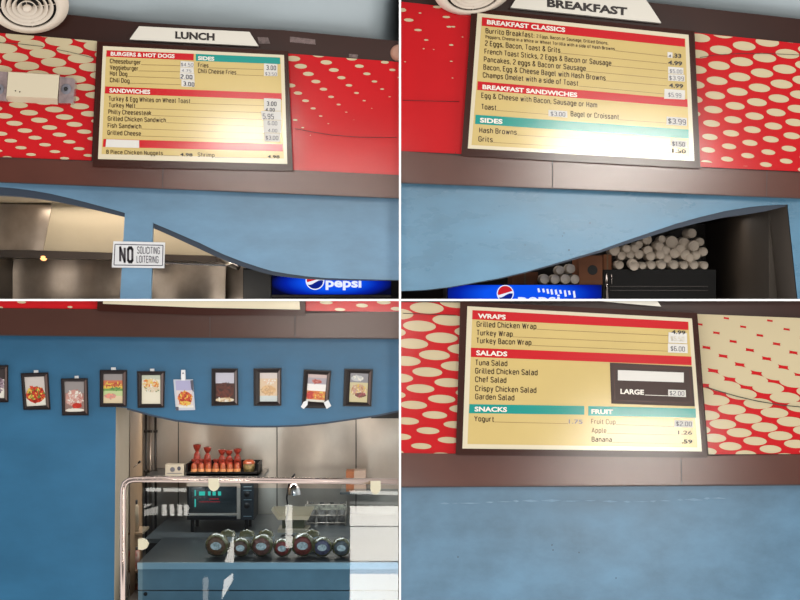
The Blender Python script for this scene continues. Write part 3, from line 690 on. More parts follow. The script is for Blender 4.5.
for t, x1, y in [('Tuna Salad', 507, 364.9), ('Grilled Chicken Salad', 537.2, 373.2), ('Chef Salad', 506, 381.7), ('Crispy Chicken Salad', 536, 390.8), ('Garden Salad', 514, 399)]:
    b.item(t, 475.6, y, x1, y + (x1-475)*0.03, 5.0)
b.item('Yogurt', 474.6, 421.0, 493.7, 421.6, 4.9, (568, 423.6)); b.price('1.75', 568.8, 423.4, 582.6, 423.8, 4, G, 0.01)
b.item('Fruit Cup', 591.4, 423.5, 615.2, 424.1, 4.4, (676, 426.6), m=M['rule']); b.item('Apple', 592, 432.4, 606, 432.8, 4.4, (677, 435), m=M['rule']); b.item('Banana', 592, 441.4, 611.5, 441.8, 4.4, (681, 444))
b.sticker([(674.5, 420.2), (692.6, 420.8), (692.8, 427.6), (674.5, 427)], [('$2.00', 676.4, 425.6, 691.6, 426, 4, P, 0.01)])
b.price('1.26', 678, 434.3, 692.2, 434.6, 3.8, M['ink'], 0.02); b.price('.59', 681.6, 443.2, 692.4, 443.5, 3.8, BK, 0.03)
b.price('4.99', 671.5, 333.6, 685.5, 334.4, 3.6)
b.sticker([(668.6, 332.3), (687, 333.2), (687.2, 343.4), (668.4, 342.6)], [('$5.50', 671, 340.4, 684, 341.2, 4, M['cream'], 0.0)])
b.sticker([(668, 343.4), (687.4, 344.2), (687.8, 353.2), (668, 352.4)], [('$6.00', 671, 350.6, 684.6, 351.4, 4.4, P, 0.01)])
bx = sub(b.poly('price_box', [(609.9, 362.6), (692, 366.6), (694.9, 406.4), (611.3, 403.6)], M['brown'], Y=-0.0052, t=0.001, label='dark brown large size box'), b.root)
mb = MB()
Q = [(614.3, 366.4), (689.6, 369.6), (691.4, 403), (614.9, 400.5)]
for p in [q for k in range(4) for q in strip([Q[k], Q[(k+1) % 4]], 0.45)]: mb.flat(p, YB-0.0058, M['band'])
for q in strip([(645, 395), (668, 395.8)], 0.5): mb.flat(q, YB-0.0058, M['wtext'])
mb.build('outline', bx)
b.text('header_text', 'LARGE', 620.4, 393.6, 644, 394.6, 4.8, M['wtext'], 0.035, Y=-0.0060, parent=bx)
b.poly('blank_sticker', [(617.9, 370), (683.8, 372.6), (683.8, 382.4), (617.9, 380.3)], M['sticker'], Y=-0.0070, t=0.0008, label='long blank white sticker')
b.sticker([(668.2, 389.6), (685.7, 390.2), (686, 397), (668.2, 396.3)], [('$2.00', 670, 395, 684, 395.6, 4, P, 0.01)])
b.finish()
# ---------------- sliver of the board above the picture wall
r = thing('menu_board', tuple(at(200, 316, -0.12)), 'bottom edge of a menu board above the framed food pictures', 'menu board')
mb = MB(); mb.prism([(97.5, 301.2), (305.5, 301.2), (305.5, 316), (200, 315.2), (97.5, 311)], YB, 0.03, M['frame']); mb.build('frame', r)
mb = MB(); mb.prism([(103, 301.2), (299.5, 301.2), (300, 309.6), (200, 307.6), (103, 303.8)], YB-0.003, 0.003, M['cream']); mb.build('face_panel', r)

# tape remnants on the dark fascia
def tape(p, label, m=None):
    mb = MB(); mb.prism(p, -0.1015, 0.0015, m or mat('old_tape', (112, 92, 90), 0.3, var=0.4, vscale=60)); mb.build('tape_piece', label=label, cat='tape')
tape([(257.5, 37), (268, 37.5), (270, 43.5), (259, 43.5)], 'small old tape piece beside the lunch title sign')
tape([(290, 36.5), (315, 39.5), (315.5, 44.5), (290, 42)], 'larger old tape strip on dark fascia right of lunch title')
tape([(349, 53.8), (358, 54.6), (357.5, 58.2), (349, 57.2)], 'tiny tape scrap above the dotted panel right of lunch board')

# ================================================================== ROUND CEILING VENTS
def vent(cx, cy, Y, R, label, tilt, roll, group=None, zcut=None):
    c = at(cx, cy, Y)
    ax = Vector((math.sin(roll), -math.cos(tilt), -math.sin(tilt))).normalized()   # faces down and out
    t = thing('ceiling_vent', tuple(c), label, 'vent')
    u = Vector((1, 0, 0)); u = (u - ax*u.dot(ax)).normalized(); w = ax.cross(u)
    def ring(r0, r1, h0, h1, m, name):
        mb = MB(); mb.lathe([(r0, h0-0.006), (r0, h0), ((r0+r1)/2, (h0+h1)/2+0.003), (r1, h1), (r1, h1-0.006)], c, ax, m, 56); return mb.build(name, t)
    mb = MB(); mb.lathe([(R*0.96, -0.016), (R*0.80, -0.05), (R*0.78, -0.16)], c, ax, M['vent'], 40); mb.build('duct_collar', t)
    ring(R*0.70, R*1.0, 0.012, -0.012, M['vent'], 'outer_ring')
    mb = MB(); mb.lathe([(0.0001, -0.016), (R*0.72, -0.016), (R*0.72, -0.004)], c, ax, M['dark'], 40); mb.build('dark_throat', t)
    for k, rr in enumerate([0.60, 0.47, 0.34, 0.21]):
        mb = MB(); mb.lathe([(R*(rr-0.075), -0.006), (R*(rr+0.02), 0.012+0.004*k), (R*(rr+0.035), 0.010+0.004*k), (R*(rr-0.06), -0.008)], c, ax, M['vent'], 56); mb.build('louvre_ring', t)
    mb = MB(); mb.lathe([(0.0001, 0.036), (R*0.06, 0.034), (R*0.11, 0.022), (R*0.11, 0.016)], c, ax, M['vent'], 24); mb.build('centre_cap', t)
    mb = MB()
    for q in (w, -w, u, -u): mb.tube([c + q*R*0.08 + ax*0.012, c + q*R*0.74 + ax*0.002], 0.0022, M['vent'], 6)
    mb.build('spoke_cross', t)
vent(27.5, 5.5, -0.295, 0.195, 'round off-white ceiling vent with concentric rings, above emergency light', 0.93, 0.10)
vent(474, -9.5, -0.295, 0.195, 'round ceiling vent cut by frame above breakfast board corner', 1.05, 0.10)
# rounded fitting at the dark end of the fascia
c = at(400, 53, -0.1)
mb = MB(); n = 18; prof = [(0.0001, -0.048), (0.020, -0.044), (0.034, -0.030), (0.040, -0.012), (0.042, 0.0)]
vs = []; fs = []
for r_, h in prof:
    for k in range(n+1):
        a = math.pi/2 + math.pi*k/n
        vs.append((-0.0062 + r_*math.cos(a), -0.100 + h, c.z + r_*math.sin(a)))
for i in range(len(prof)-1):
    for k in range(n): fs.append((i*(n+1)+k, i*(n+1)+k+1, (i+1)*(n+1)+k+1, (i+1)*(n+1)+k))
mb.faces(vs, fs, mat('pinkish_plastic', (190, 140, 118), 0.4), True)
mb.face([vs[i*(n+1)] for i in range(len(prof))] + [vs[i*(n+1)+n] for i in range(len(prof))][::-1], mat('pinkish_plastic', (0,0,0)))
mb.build('round_fitting', label='pinkish rounded fitting at right end of the lunch fascia', cat='fitting')

# ================================================================== EMERGENCY LIGHT
c = at(32, 104, -0.12)
t = thing('emergency_light', (c.x, -0.112, c.z), 'beige emergency light with two clear lamp heads on dotted panel', 'emergency light')
mb = MB(); F = [(8.3, 72), (59.2, 75.2), (57.5, 98.3), (6.5, 96)]
Fp = [at(x, y, -0.19) for x, y in F]
Bk = [at(x, y, -0.113) for x, y in [(8.2, 71.5), (60, 74.5), (58, 104.6), (5.6, 101.5)]]
mb.face(Fp, M['plastic']); mb.face(Bk[::-1], M['plastic'])
for k in range(4): mb.face([Fp[k], Bk[k], Bk[(k+1) % 4], Fp[(k+1) % 4]], M['plastic'])
mb.build('housing', t)
mb = MB()
for x, y in ((15.5, 90.8), (19.8, 91.8)): mb.lathe([(0.0001, 0.003), (0.003, 0.002), (0.0035, 0)], at(x, y, -0.1902), (0, -1, 0), M['black'], 10)
mb.build('indicator', t)
for pts, lx in (([(59.6, 76.5), (73, 78), (75, 80), (73.2, 102.5), (71.5, 103.2), (58.4, 103)], 66), ([(-12, 72.5), (-10, 70.5), (8, 72), (5.8, 101), (-12, 99.5)], -1)):
    mb = MB(); mb.prism(pts, -0.165, 0.050, M['smoke']); lamp = sub(mb.build('lamp_head', t), t)
    cc = at(lx, 89, -0.166)
    mb = MB(); mb.lathe([(0.026, 0.0), (0.022, 0.004), (0.014, 0.008), (0.008, 0.004), (0.005, 0.010), (0.0001, 0.012)], cc, (0, -1, 0), M['grey'], 20)
    mb.lathe([(0.0001, 0.018), (0.008, 0.015), (0.010, 0.006)], cc, (0, -1, 0), M['dark'], 14); mb.build('reflector', lamp)

# ================================================================== NO SOLICITING SIGN
c = at(139, 268, -0.02)
t = thing('notice_sign', tuple(c), 'white no soliciting loitering notice on the blue post', 'sign')
mb = MB(); mb.prism([(113.4, 241.2), (165, 242.4), (164.2, 268.2), (111.8, 267.4)], -0.006, 0.006, M['tab']); mb.build('plate', t)
mb = MB(); Q = [(115, 244.3), (163, 245.3), (162.5, 265.6), (114, 265)]
for p in [q for k in range(4) for q in strip([Q[k], Q[(k+1) % 4]], 0.9)]: mb.flat(p, -0.0068, M['pen'])
mb.build('border', t)
mb = MB(); put_text(mb, 'NO', 120.2, 261.4, 132.4, 261.8, 13.8, -0.0072, mat('charcoal_ink', (62, 56, 64), 0.4), -0.24); mb.build('lettering', t)
mb = MB(); put_text(mb, 'SOLICITING', 137.4, 253.2, 159.6, 253.9, 6.4, -0.0072, M['pen'], -0.14); mb.build('lettering', t)
mb = MB(); put_text(mb, 'LOITERING', 136.8, 262.3, 158.2, 262.9, 6.4, -0.0072, M['pen'], -0.14); mb.build('lettering', t)

# ================================================================== BAY A KITCHEN
c = at(100, 259, 1.3)
t = thing('exhaust_hood', tuple(c), 'stainless exhaust hood with dark lower lip above the kitchen backsplash', 'hood')
mb = MB(); mb.prism([(-25, 203), (52, 205), (43, 250.5), (-25, 249.5)], 1.30, 0.03, M['steeld']); mb.build('side_panel', t, label='darker brushed steel panel')
mb = MB(); mb.prism([(52, 198), (268, 198), (268, 258), (205, 255.5), (43, 250.5)], 1.31, 0.03, M['steelL']); mb.build('front_panel', t, label='pale brushed steel panel')
mb = MB(); mb.prism([(-25, 249.7), (43, 250.7), (205, 255.7), (238, 258.5), (238, 263), (153, 260), (43, 258.2), (-25, 257)], 1.27, 0.30, M['darkb']); mb.build('lower_lip', t)
mb = MB(); mb.lathe([(0.0001, 0.012), (0.012, 0.009), (0.020, 0.0)], at(43.5, 258.3, 1.28), (0, -0.7, -0.7), emit_mat('warm_lamp_glow', (255, 176, 110), 2.5), 16); mb.build('lamp', t)
for q, (x0, x1, lab) in enumerate([(-25, 12.6, None), (13.2, 205, None), (205.4, 226, None)]):
    pass
c = at(100, 299, 1.7)
t = thing('backsplash', tuple(c), 'dull stainless backsplash panels under the exhaust hood', 'backsplash')
for x0, x1, x2, x3 in [(-25, 13.2, 9.6, -25), (14.0, 226, 225, 10.4)]:
    mb = MB(); mb.prism([(x0, 255), (x1, 255), (x2, 299), (x3, 299)], 1.75, 0.02, M['steeld']); mb.build('panel', t)
mb = MB(); mb.prism([(153, 261.6), (226, 264.6), (226, 266.4), (153, 263.4)], 1.72, 0.03, M['chrome']); mb.build('ledge', t)
# junk under the hood's right end
mb = MB(); c0 = at(226, 262, 1.1)
mb.tube([at(219, 258.5, 1.262), at(223, 259.6, 1.15), at(230, 263.5, 1.08), at(235, 265.5, 1.06), at(239, 267, 1.05)], 0.02, M['darkb'], 10)
mb.tube([at(226, 264.5, 1.05), at(233, 262.5, 1.03), at(239, 265.6, 1.02)], 0.007, M['chrome'], 8)
mb.build('pipe', label='brown bent pipe at the right end of exhaust hood', cat='pipe')
# drinks cooler A
PEP = {}
def logo(t, cx, cy, r, Y, txt, x0, x1, yb, cap, bay, clip=None):
    wm = PEP.setdefault('w', emit_mat('backlit_white_letters', (235, 240, 255), 1.0))
    rm = PEP.setdefault('r', emit_mat('backlit_red', (214, 40, 52), 0.9)); bm_ = PEP.setdefault('b', emit_mat('backlit_navy', (20, 40, 150), 0.8))
    def cl(p): return clip_poly(p, clip) if clip else p
    mb = MB(); n = 40
    p = cl(ell(cx, cy, 2*r*1.12, 2*r*1.12, 40, 0))
    if len(p) > 2: mb.flat(p, Y-0.001, wm)
    def band(f0, f1, m, Yo):
        up = []; dn = []
        for k in range(25):
            x = -1 + 2*k/24.0; h = math.sqrt(max(0, 1-x*x))
            a = max(-h, min(h, f0(x))); b_ = max(-h, min(h, f1(x)))
            up.append((cx + r*x, cy + r*a)); dn.append((cx + r*x, cy + r*b_))
        q = up + dn[::-1]; q = cl(q)
        if len(q) > 2: mb.flat(q, Y-Yo, m)
    band(lambda x: -2, lambda x: -0.05 - 0.30*x, rm, 0.0016)
    band(lambda x: 0.30 - 0.28*math.sin(x*2.2) - 0.05, lambda x: 2, bm_, 0.0018)
    mb.build('emblem', t)
    mb = MB()
    if clip is None: put_text(mb, txt, x0, yb, x1, yb+0.6, cap, Y-0.0015, wm, 0.035)
    mb.build('lettering', t)
c = at(330, 299, 0.9)
t = thing('drinks_cooler', tuple(c), 'black drinks cooler with lit blue pepsi header, right of the hood', 'cooler')
mb = MB(); mb.pbox(243, 268, 398.5, 298.9, 0.92, 0.7, M['blk']); mb.build('cabinet', t)
mb = MB(); mb.pbox(243.5, 270, 271, 298.9, 0.905, 0.015, mat('dark_grey_steel', (46, 46, 48), 0.4)); mb.build('side_post', t)
a = at(273, 294, 0.9); b2 = at(391, 270, 0.9)
sm = sign_mat('backlit_blue_panel_left', (a.x+b2.x)/2, at(0, 283, 0.9).z, (b2.x-a.x)/2*1.04, 0.09)
mb = MB(); mb.pbox(272, 270, 391, 294.4, 0.90, 0.02, sm); hp = sub(mb.build('header_panel', t, label='backlit blue header panel'), t)
logo(hp, 315.0, 280.4, 8.4, 0.895, 'pepsi', 325.6, 361.5, 286.6, 9.0, 'A')
mb = MB(); mb.pbox(272, 295, 391, 297.4, 0.89, 0.03, M['darkb']); mb.build('door_top_rail', t)

# ================================================================== BAY B: cooler, freezer, boxes and foam cups
c = at(525, 299, 0.6)
t = thing('drinks_cooler', tuple(c), 'drinks cooler with bright blue pepsi header below the foam cups', 'cooler')
zk = at(0, 284.4, 0.62).z; kb = at(0, 298.9, 0.62).z
x0 = at(447, 0, 0.62).x; x1 = at(602, 0, 0.62).x
mb = MB(); mb.box((x0, 0.62, kb), (x1, 1.5, zk), M['blk']); mb.build('cabinet', t)
sm = sign_mat('backlit_blue_panel_right', (x0+x1)/2, at(0, 294, 0.6).z, (x1-x0)/2*1.15, 0.11)
mb = MB(); mb.pbox(448, 285, 601.5, 298.9, 0.60, 0.018, sm); hp = sub(mb.build('header_panel', t, label='backlit blue header panel'), t)
clipB = [(448, 285), (601, 285), (601, 298.9), (448, 298.9)]
logo(hp, 505.3, 293.5, 7.6, 0.599, '', 0, 0, 0, 0, 'B', clip=clipB)
mb = MB(); wm = PEP['w']
vs, fs = text2d('pepsi', 0.02)   # lower part of the word is hidden by the partition: keep faces above the cut
for fcs in fs:
    p = [(518 + vs[i][0]*42, 303.5 - vs[i][1]*9.5) for i in fcs]
    q = clip_poly(p, clipB) or clip_poly(p[::-1], clipB)
    if len(q) > 2: mb.flat(q, 0.5985, wm)
mb.build('lettering', hp)
mb = MB()   # glare painted as glowing white streaks on the header
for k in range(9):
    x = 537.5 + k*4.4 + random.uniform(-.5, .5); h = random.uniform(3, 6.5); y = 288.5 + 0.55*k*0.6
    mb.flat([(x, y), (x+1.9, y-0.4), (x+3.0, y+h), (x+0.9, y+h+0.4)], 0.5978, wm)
mb.build('glare_streaks', hp, label='row of small painted white glare streaks')
c = at(655, 299, 1.3)
t = thing('upright_freezer', tuple(c), 'black upright freezer with chrome edge beneath heap of foam cups', 'freezer')
zf = at(0, 269.6, 1.2).z
fx0 = at(603.4, 0, 1.2).x; fx1 = at(716, 0, 1.2).x
mb = MB(); mb.box((fx0, 1.2, kb), (fx1, 2.0, zf), M['blk']); mb.build('cabinet', t)
mb = MB(); mb.tube([at(606.4, 273, 1.19), at(607.2, 298.5, 1.19)], 0.0075, M['chrome'], 10); mb.build('edge_strip', t)
mb = MB(); mb.tube([at(611.5, 274, 1.195), at(611.8, 284, 1.195)], 0.003, M['chrome'], 8); mb.build('handle', t)
for yy in (286, 290):
    mb = MB(); mb.pbox(610, yy, 708, yy+0.8, 1.195, 0.006, M['darkb']); mb.build('grille_slat', t)
# cardboard boxes
def carton(name, px0, py0, px1, py1, Y, dep, label, hole=None):
    c = at((px0+px1)/2, py1, Y); t = thing(name, tuple(c), label, 'box')
    mb = MB(); mb.pbox(px0, py0, px1, py1, Y, dep, M['card']); mb.build('carton', t)
    if hole:
        mb = MB(); mb.flat(ell(*hole, 24, 0), Y-0.001, M['dark']); mb.build('hand_hole', t)
    mb = MB(); mb.pbox((px0+px1)/2-0.8, py0-0.1, (px0+px1)/2+0.8, py1, Y-0.0008, 0.0006, M['tan']) if not hole else mb.pbox(px0+1, py1-3, px1-1, py1-2.6, Y-0.0008, 0.0006, M['tan'])
    mb.build('tape_seam', t)
yB = zk
pz = lambda Y, z: 300 - (z-ZC)/(S*(Y+D)/D)
carton('cardboard_box', 579, 255.5, 602.5, pz(0.75, yB), 0.75, 0.35, 'brown cardboard box with oval hand hole between two cup heaps', (592.5, 270, 10, 10))
carton('cardboard_box', 512, 272, 538, pz(0.80, yB), 0.80, 0.35, 'brown cardboard box low at left of the small cup heap')
carton('cardboard_box', 603.5, 254.5, 611.5, pz(1.35, zf), 1.35, 0.3, 'narrow brown box end on freezer beside the large cup heap')
ORD = ['first', 'second', 'third', 'fourth', 'fifth', 'sixth', 'seventh', 'eighth', 'ninth', 'tenth', 'eleventh', 'twelfth', 'thirteenth', 'fourteenth', 'fifteenth', 'sixteenth', 'seventeenth', 'eighteenth', 'nineteenth', 'twentieth', 'twenty-first', 'twenty-second', 'twenty-third', 'twenty-fourth', 'twenty-fifth', 'twenty-sixth', 'twenty-seventh']
def cup(cx, cy, rp, Y, label, group, tiltx=0.0, tilty=0.0):
    k = (Y + D)/D; r = rp*S*k; c = at(cx, cy, Y)
    t = thing('foam_cup_stack', (c.x, c.y, c.z - r), label, 'cup stack', group)
    ax = Vector((tiltx, 1, tilty)).normalized()
    mb = MB(); mb.lathe([(0.0001, 0.006), (r*0.80, 0.006), (r*0.84, 0.0), (r*0.88, 0.002), (r*0.95, 0.08), (r*0.99, 0.085), (r*0.99, 0.09), (r*0.94, 0.092)], c, ax, M['foam'], 28); mb.build('cup', t)
    mb = MB(); pr = []
    for q in range(3): pr += [(r*0.93, 0.092+q*0.018), (r*0.99, 0.094+q*0.018), (r*0.99, 0.102+q*0.018), (r*0.93, 0.104+q*0.018)]
    pr.append((0.0001, pr[-1][1])); mb.lathe(pr, c, ax, M['foam'], 28); mb.build('nested_rims', t)
lc = [((130, 335), 47), ((225, 335), 45), ((315, 340), 48), ((400, 330), 45)]
for i, ((x, y), r) in enumerate(lc):
    Y = 0.68; rr = r/8.89*1.02; cup(530 + x/8.89, pz(Y, yB) - rr, rr, Y, 'foam cup stack on cooler, %s from left in the bottom row' % ORD[i], 'foam cup stacks on the cooler')
for i, ((x, y), r) in enumerate([((268, 275), 42), ((362, 262), 46)]):
    Y = 0.70 + 0.01*i; cup(530 + x/8.89, 240 + y/8.89 - 0.8, r/8.89, Y, 'foam cup stack on cooler, %s of the upper row' % ('left one', 'right one')[i], 'foam cup stacks on the cooler')
row = [(130, 322, 33), (285, 318, 28), (345, 322, 31), (412, 322, 34), (495, 328, 34), (562, 330, 30), (628, 330, 33), (697, 328, 30)]
for i, (x, y, r) in enumerate(row):
    Y = 1.28 + 0.004*(i % 3); rr = r/6.67; cup(600 + x/6.67, pz(Y, zf) - rr, rr, Y, 'foam cup stack on freezer, %s from left in the bottom row' % ORD[i], 'foam cup stacks on the freezer')
cup(600 + 228/6.67, 215 + 340/6.67, 36/6.67, 1.14, 'yellowish foam cup stack slipping forward over the freezer edge', None, 0.05, 0.12)
up = [(100, 238, 38), (180, 225, 29), (260, 198, 28), (315, 165, 34), (322, 236, 33), (400, 212, 33), (415, 160, 26), (480, 180, 44), (500, 255, 36), (562, 190, 42), (572, 265, 36), (615, 122, 33), (628, 205, 38), (640, 268, 34), (668, 180, 30), (690, 245, 32), (540, 225, 34), (145, 272, 30), (205, 262, 33), (262, 262, 32), (340, 275, 33), (405, 265, 33), (450, 290, 30), (600, 285, 30), (440, 235, 32), (235, 222, 28)]
up.sort()
for i, (x, y, r) in enumerate(up):
    cup(600 + x/6.67, 215 + y/6.67, r/6.67*1.04, 1.32 + 0.03*random.random() + (0.05 if y < 200 else 0), 'foam cup stack in the upper freezer heap, %s counted from left' % ORD[i], 'foam cup stacks on the freezer', random.uniform(-.06, .06), random.uniform(-.06, .06))

# ================================================================== BAY C: framed food pictures
def lerp(a, b, t): return (a[0]*(1-t)+b[0]*t, a[1]*(1-t)+b[1]*t)
def quadpt(q, u, v): return lerp(lerp(q[0], q[1], u), lerp(q[3], q[2], u), v)
def picture_art(mb, q, Y, spec, seed):
    rnd = random.Random(seed); P0 = lambda u, v: quadpt(q, u, v)
    def uvpoly(pts, m, Yo): mb.flat([P0(min(1, max(0, u)), min(1, max(0, v))) for u, v in pts], Y-Yo, m)
    for (v0, v1, c) in spec['bands']: uvpoly([(0, v0), (1, v0), (1, v1), (0, v1)], flatmat(c, 0.3), 0.0)
    z = 0.0002
    for (u, v, ru, rv, pal, n, s) in spec['heaps']:
        uvpoly([(u + ru*math.cos(a), v + rv*math.sin(a)) for a in [2*math.pi*k/20 for k in range(20)]], flatmat(pal[0], 0.3), z)
        s *= 0.82
        for k in range(int(n*1.7)):
            a = rnd.uniform(0, 6.283); d = math.sqrt(rnd.random())*0.97
            uu, vv = u + ru*d*math.cos(a), v + rv*d*math.sin(a); c = rnd.choice(pal); th = rnd.uniform(0, 3.14)
            z += 0.00001; w_, h_ = s*rnd.uniform(.6, 1.3), s*rnd.uniform(.25, .5)
            uvpoly([(uu + w_*math.cos(b)*math.cos(th) - h_*math.sin(b)*math.sin(th), vv + (w_*math.cos(b)*math.sin(th) + h_*math.sin(b)*math.cos(th))*0.7) for b in [2*math.pi*j/8 for j in range(8)]], flatmat(c, 0.3), z)
        z += 0.0002
W_, CR, RD, OR, YL, GR, BRN, PK, GY, TN = (232,226,214), (226,206,170), (190,44,28), (224,122,48), (228,190,84), (120,158,84), (84,34,20), (206,150,138), (150,142,140), (196,160,120)
F_ = [
 ([(-19,365.5),(8.4,365),(8.5,402.4),(-19,402.4)], [(-15,369),(4.2,369),(4.2,398),(-15,398)], None, dict(bands=[(0,.35,(60,50,50)),(.35,1,W_)], heaps=[(.7,.55,.35,.25,[(160,140,150),(110,90,100),W_],14,.12)]), 'black framed dark food photo cut by the left edge of picture wall'),
 ([(20.6,373.1),(48.5,372.3),(50.6,409.6),(23.4,410)], [(24.4,377.2),(44,376.5),(45.9,405.2),(26.9,406.2)], (33.8,38.1), dict(bands=[(0,.5,(206,196,190)),(.5,1,W_)], heaps=[(.5,.62,.5,.28,[RD,(214,70,40),YL,(150,30,20),(110,130,50)],60,.13)]), 'black framed photo of red and yellow nachos, hanging tilted'),
 ([(60.9,378.5),(87.8,378.1),(88.8,415.4),(62.1,415.6)], [(64.4,381.6),(83.8,381.6),(84.4,411.5),(65.3,411.9)], (74.6,78.4), dict(bands=[(0,.38,GY),(.38,1,(150,120,112))], heaps=[(.5,.55,.45,.28,[PK,(220,180,170),(180,120,112),W_],50,.12),(.62,.8,.25,.09,[RD,(210,60,50)],8,.1),(.5,.95,.5,.06,[W_],2,.1)]), 'black framed photo of pink sliced meat, hung lowest'),
 ([(99.8,369.9),(127.3,369.9),(126.9,407),(99.8,407)], [(103.5,374),(122.5,374),(122.5,403.1),(103.5,403.1)], (111,115.6), dict(bands=[(0,.22,GY),(.22,.40,(206,116,84)),(.40,.5,YL),(.5,.58,GR),(.58,.75,(196,210,150)),(.75,1,CR)], heaps=[(.5,.35,.45,.07,[(200,110,60),YL,(180,70,60)],16,.12),(.6,.52,.35,.04,[GR,(80,130,70)],12,.12),(.35,.76,.3,.08,[(236,150,130),PK],8,.12)]), 'black framed photo of a green and yellow layered sandwich'),
 ([(137,371.2),(165.2,371.2),(164.2,407.7),(137.6,408)], [(141.8,375.2),(160.3,375.2),(160.3,403.8),(141.8,403.8)], (150,154.2), dict(bands=[(0,.15,(196,200,180)),(.15,1,(234,226,204))], heaps=[(.5,.33,.42,.2,[(232,200,140),OR,YL,W_,(206,140,80)],40,.12),(.55,.5,.4,.1,[(220,200,170),(130,150,110),W_],16,.1)]), 'black framed pale photo of food on white plate, over the opening corner'),
 None,
 ([(211.5,368.5),(237.8,368.4),(238.5,405.3),(211.5,406)], [(215.6,372.8),(234.1,372.8),(234.3,401.9),(215.6,401.9)], None, dict(bands=[(0,.36,(196,192,204)),(.36,1,(70,34,26))], heaps=[(.5,.62,.46,.28,[BRN,(110,44,26),(60,22,14)],50,.11),(.5,.93,.5,.07,[CR,W_,TN],10,.12)]), 'black framed photo of a dark brown meat heap, left of faded one'),
 ([(253.5,368.5),(281.5,368.1),(281.3,405.9),(253.8,406)], [(259.8,372.8),(277.3,372.8),(277.3,401.5),(259.8,401.5)], None, dict(bands=[(0,.2,(216,202,196)),(.2,.8,(224,196,164)),(.8,1,(206,212,210))], heaps=[(.5,.6,.42,.16,[(214,170,120),(224,186,140),TN],24,.12),(.55,.3,.35,.08,[(226,190,160),W_],10,.1)]), 'black framed washed-out photo of a pale bun'),
 ([(303.8,369.4),(331.3,370.8),(328.5,408.4),(301.7,408)], [(308.2,374),(327.1,375),(324.4,402.5),(306.2,401.1)], None, dict(bands=[(0,.12,(206,180,176)),(.12,.35,(170,160,168)),(.35,.6,(244,238,234)),(.6,.92,(214,130,60)),(.92,1,W_)], heaps=[(.5,.26,.25,.07,[(170,70,60),(196,120,110)],10,.1),(.22,.76,.22,.14,[RD,(210,60,50)],14,.1),(.65,.75,.32,.13,[OR,YL,(200,90,40)],24,.1)]), 'tilted black framed photo with white tape on both bottom corners'),
 ([(344.3,368.8),(373,369.2),(371.4,406.6),(343,406.2)], [(350.5,372.9),(368.4,373.6),(367,402.5),(349.1,401.8)], None, dict(bands=[(0,.32,(140,136,142)),(.32,1,(210,196,150))], heaps=[(.4,.18,.35,.1,[(196,196,196),W_],8,.12),(.5,.6,.42,.22,[TN,YL,(180,110,80),(200,150,140),CR],36,.12),(.6,.75,.3,.08,[(110,60,40),(160,60,70)],10,.1)]), 'rightmost black framed photo of a burger, above the steel wall'),
]
for idx, fdat in enumerate(F_):
    if fdat is None: continue
    o, i_, tab_, spec, lab = fdat
    c = at((o[2][0]+o[3][0])/2, o[3][1], -0.01)
    t = thing('picture_frame', (c.x, -0.001, c.z), lab, 'framed picture', 'framed food pictures on the blue wall')
    # moulding: outer slope + inner lip
    mb = MB(); Y0, Y1 = -0.002, -0.020
    oo = [at(x, y, Y0) for x, y in o]
    mid = [at(*lerp(o[k], i_[k], 0.35), Y1) for k in range(4)]; inn = [at(*lerp(o[k], i_[k], 0.85), Y1+0.004) for k in range(4)]; low = [at(*i_[k], Y1+0.010) for k in range(4)]
    top = [at(*lerp(o[k], i_[k], 0.04), Y1) for k in range(4)]
    for k in range(4):
        j = (k+1) % 4
        mb.face([oo[k], oo[j], top[j], top[k]], M['pframe']); mb.face([top[k], top[j], mid[j], mid[k]], M['pframe'])
        mb.face([mid[k], mid[j], inn[j], inn[k]], M['pframe'] if k not in (1,) else M['pframe2'])
        mb.face([inn[k], inn[j], low[j], low[k]], M['pframe'])
    mb.face(oo[::-1], M['pframe']); mb.build('frame', t)
    mb = MB(); mb.prism(i_, Y1+0.0102, 0.004, flatmat(W_, 0.3)); picture_art(mb, i_, Y1+0.0098, spec, idx+11); mb.build('food_photo', t)
    if tab_:
        ty = lerp(o[0], o[1], 0.5)[1]
        mb = MB(); mb.prism([(tab_[0], ty-2.4), (tab_[1], ty-2.5), (tab_[1]+.1, ty+0.4), (tab_[0], ty+0.4)], -0.008, 0.006, M['tab']); mb.build('hanging_tab', t, label='white hanging tab')
    if idx == 8:
        for p in ([(303.5, 402), (308, 399.8), (307.5, 404.8), (303.8, 409), (300.8, 406.8)], [(323.8, 402.8), (328.2, 399.8), (331.2, 406), (326.6, 409)]):
            mb = MB(); mb.prism(p, Y1-0.003, 0.002, M['tab']); mb.build('tape', t, label='white tape piece')
# the unframed sheet
o = [(173.4,379.5),(193,379.5),(195.1,410),(175.9,410.3)]
c = at(185, 410, 0)
t = thing('clipboard', (c.x, -0.001, c.z), 'unframed pizza box photo hanging from a white clip, between frames', 'picture')
mb = MB(); mb.prism(o, -0.008, 0.006, mat('pale_acrylic', (206, 210, 220), 0.2)); mb.build('backing_plate', t)
mb = MB(); q = [(175.4,380.6),(191.4,380.6),(193.6,407.5),(177.4,407.8)]
picture_art(mb, q, -0.0092, dict(bands=[(0,.36,(176,172,206)),(.36,.92,(220,206,204)),(.92,1,W_)], heaps=[(.52,.64,.44,.24,[(196,66,34),OR,(160,40,24),YL],46,.12),(.5,.84,.36,.08,[YL,OR],12,.1)]), 77); mb.build('food_photo', t)
mb = MB(); mb.prism([(190.2,380.4),(193.2,380.0),(193.6,392),(191.2,389)], -0.0102, 0.0012, M['pen']); mb.prism([(175.5, 406.8), (178.6, 406.8), (178.6, 410.4), (176, 410.4)], -0.0102, 0.0012, M['pen']); mb.build('dark_corner', t)
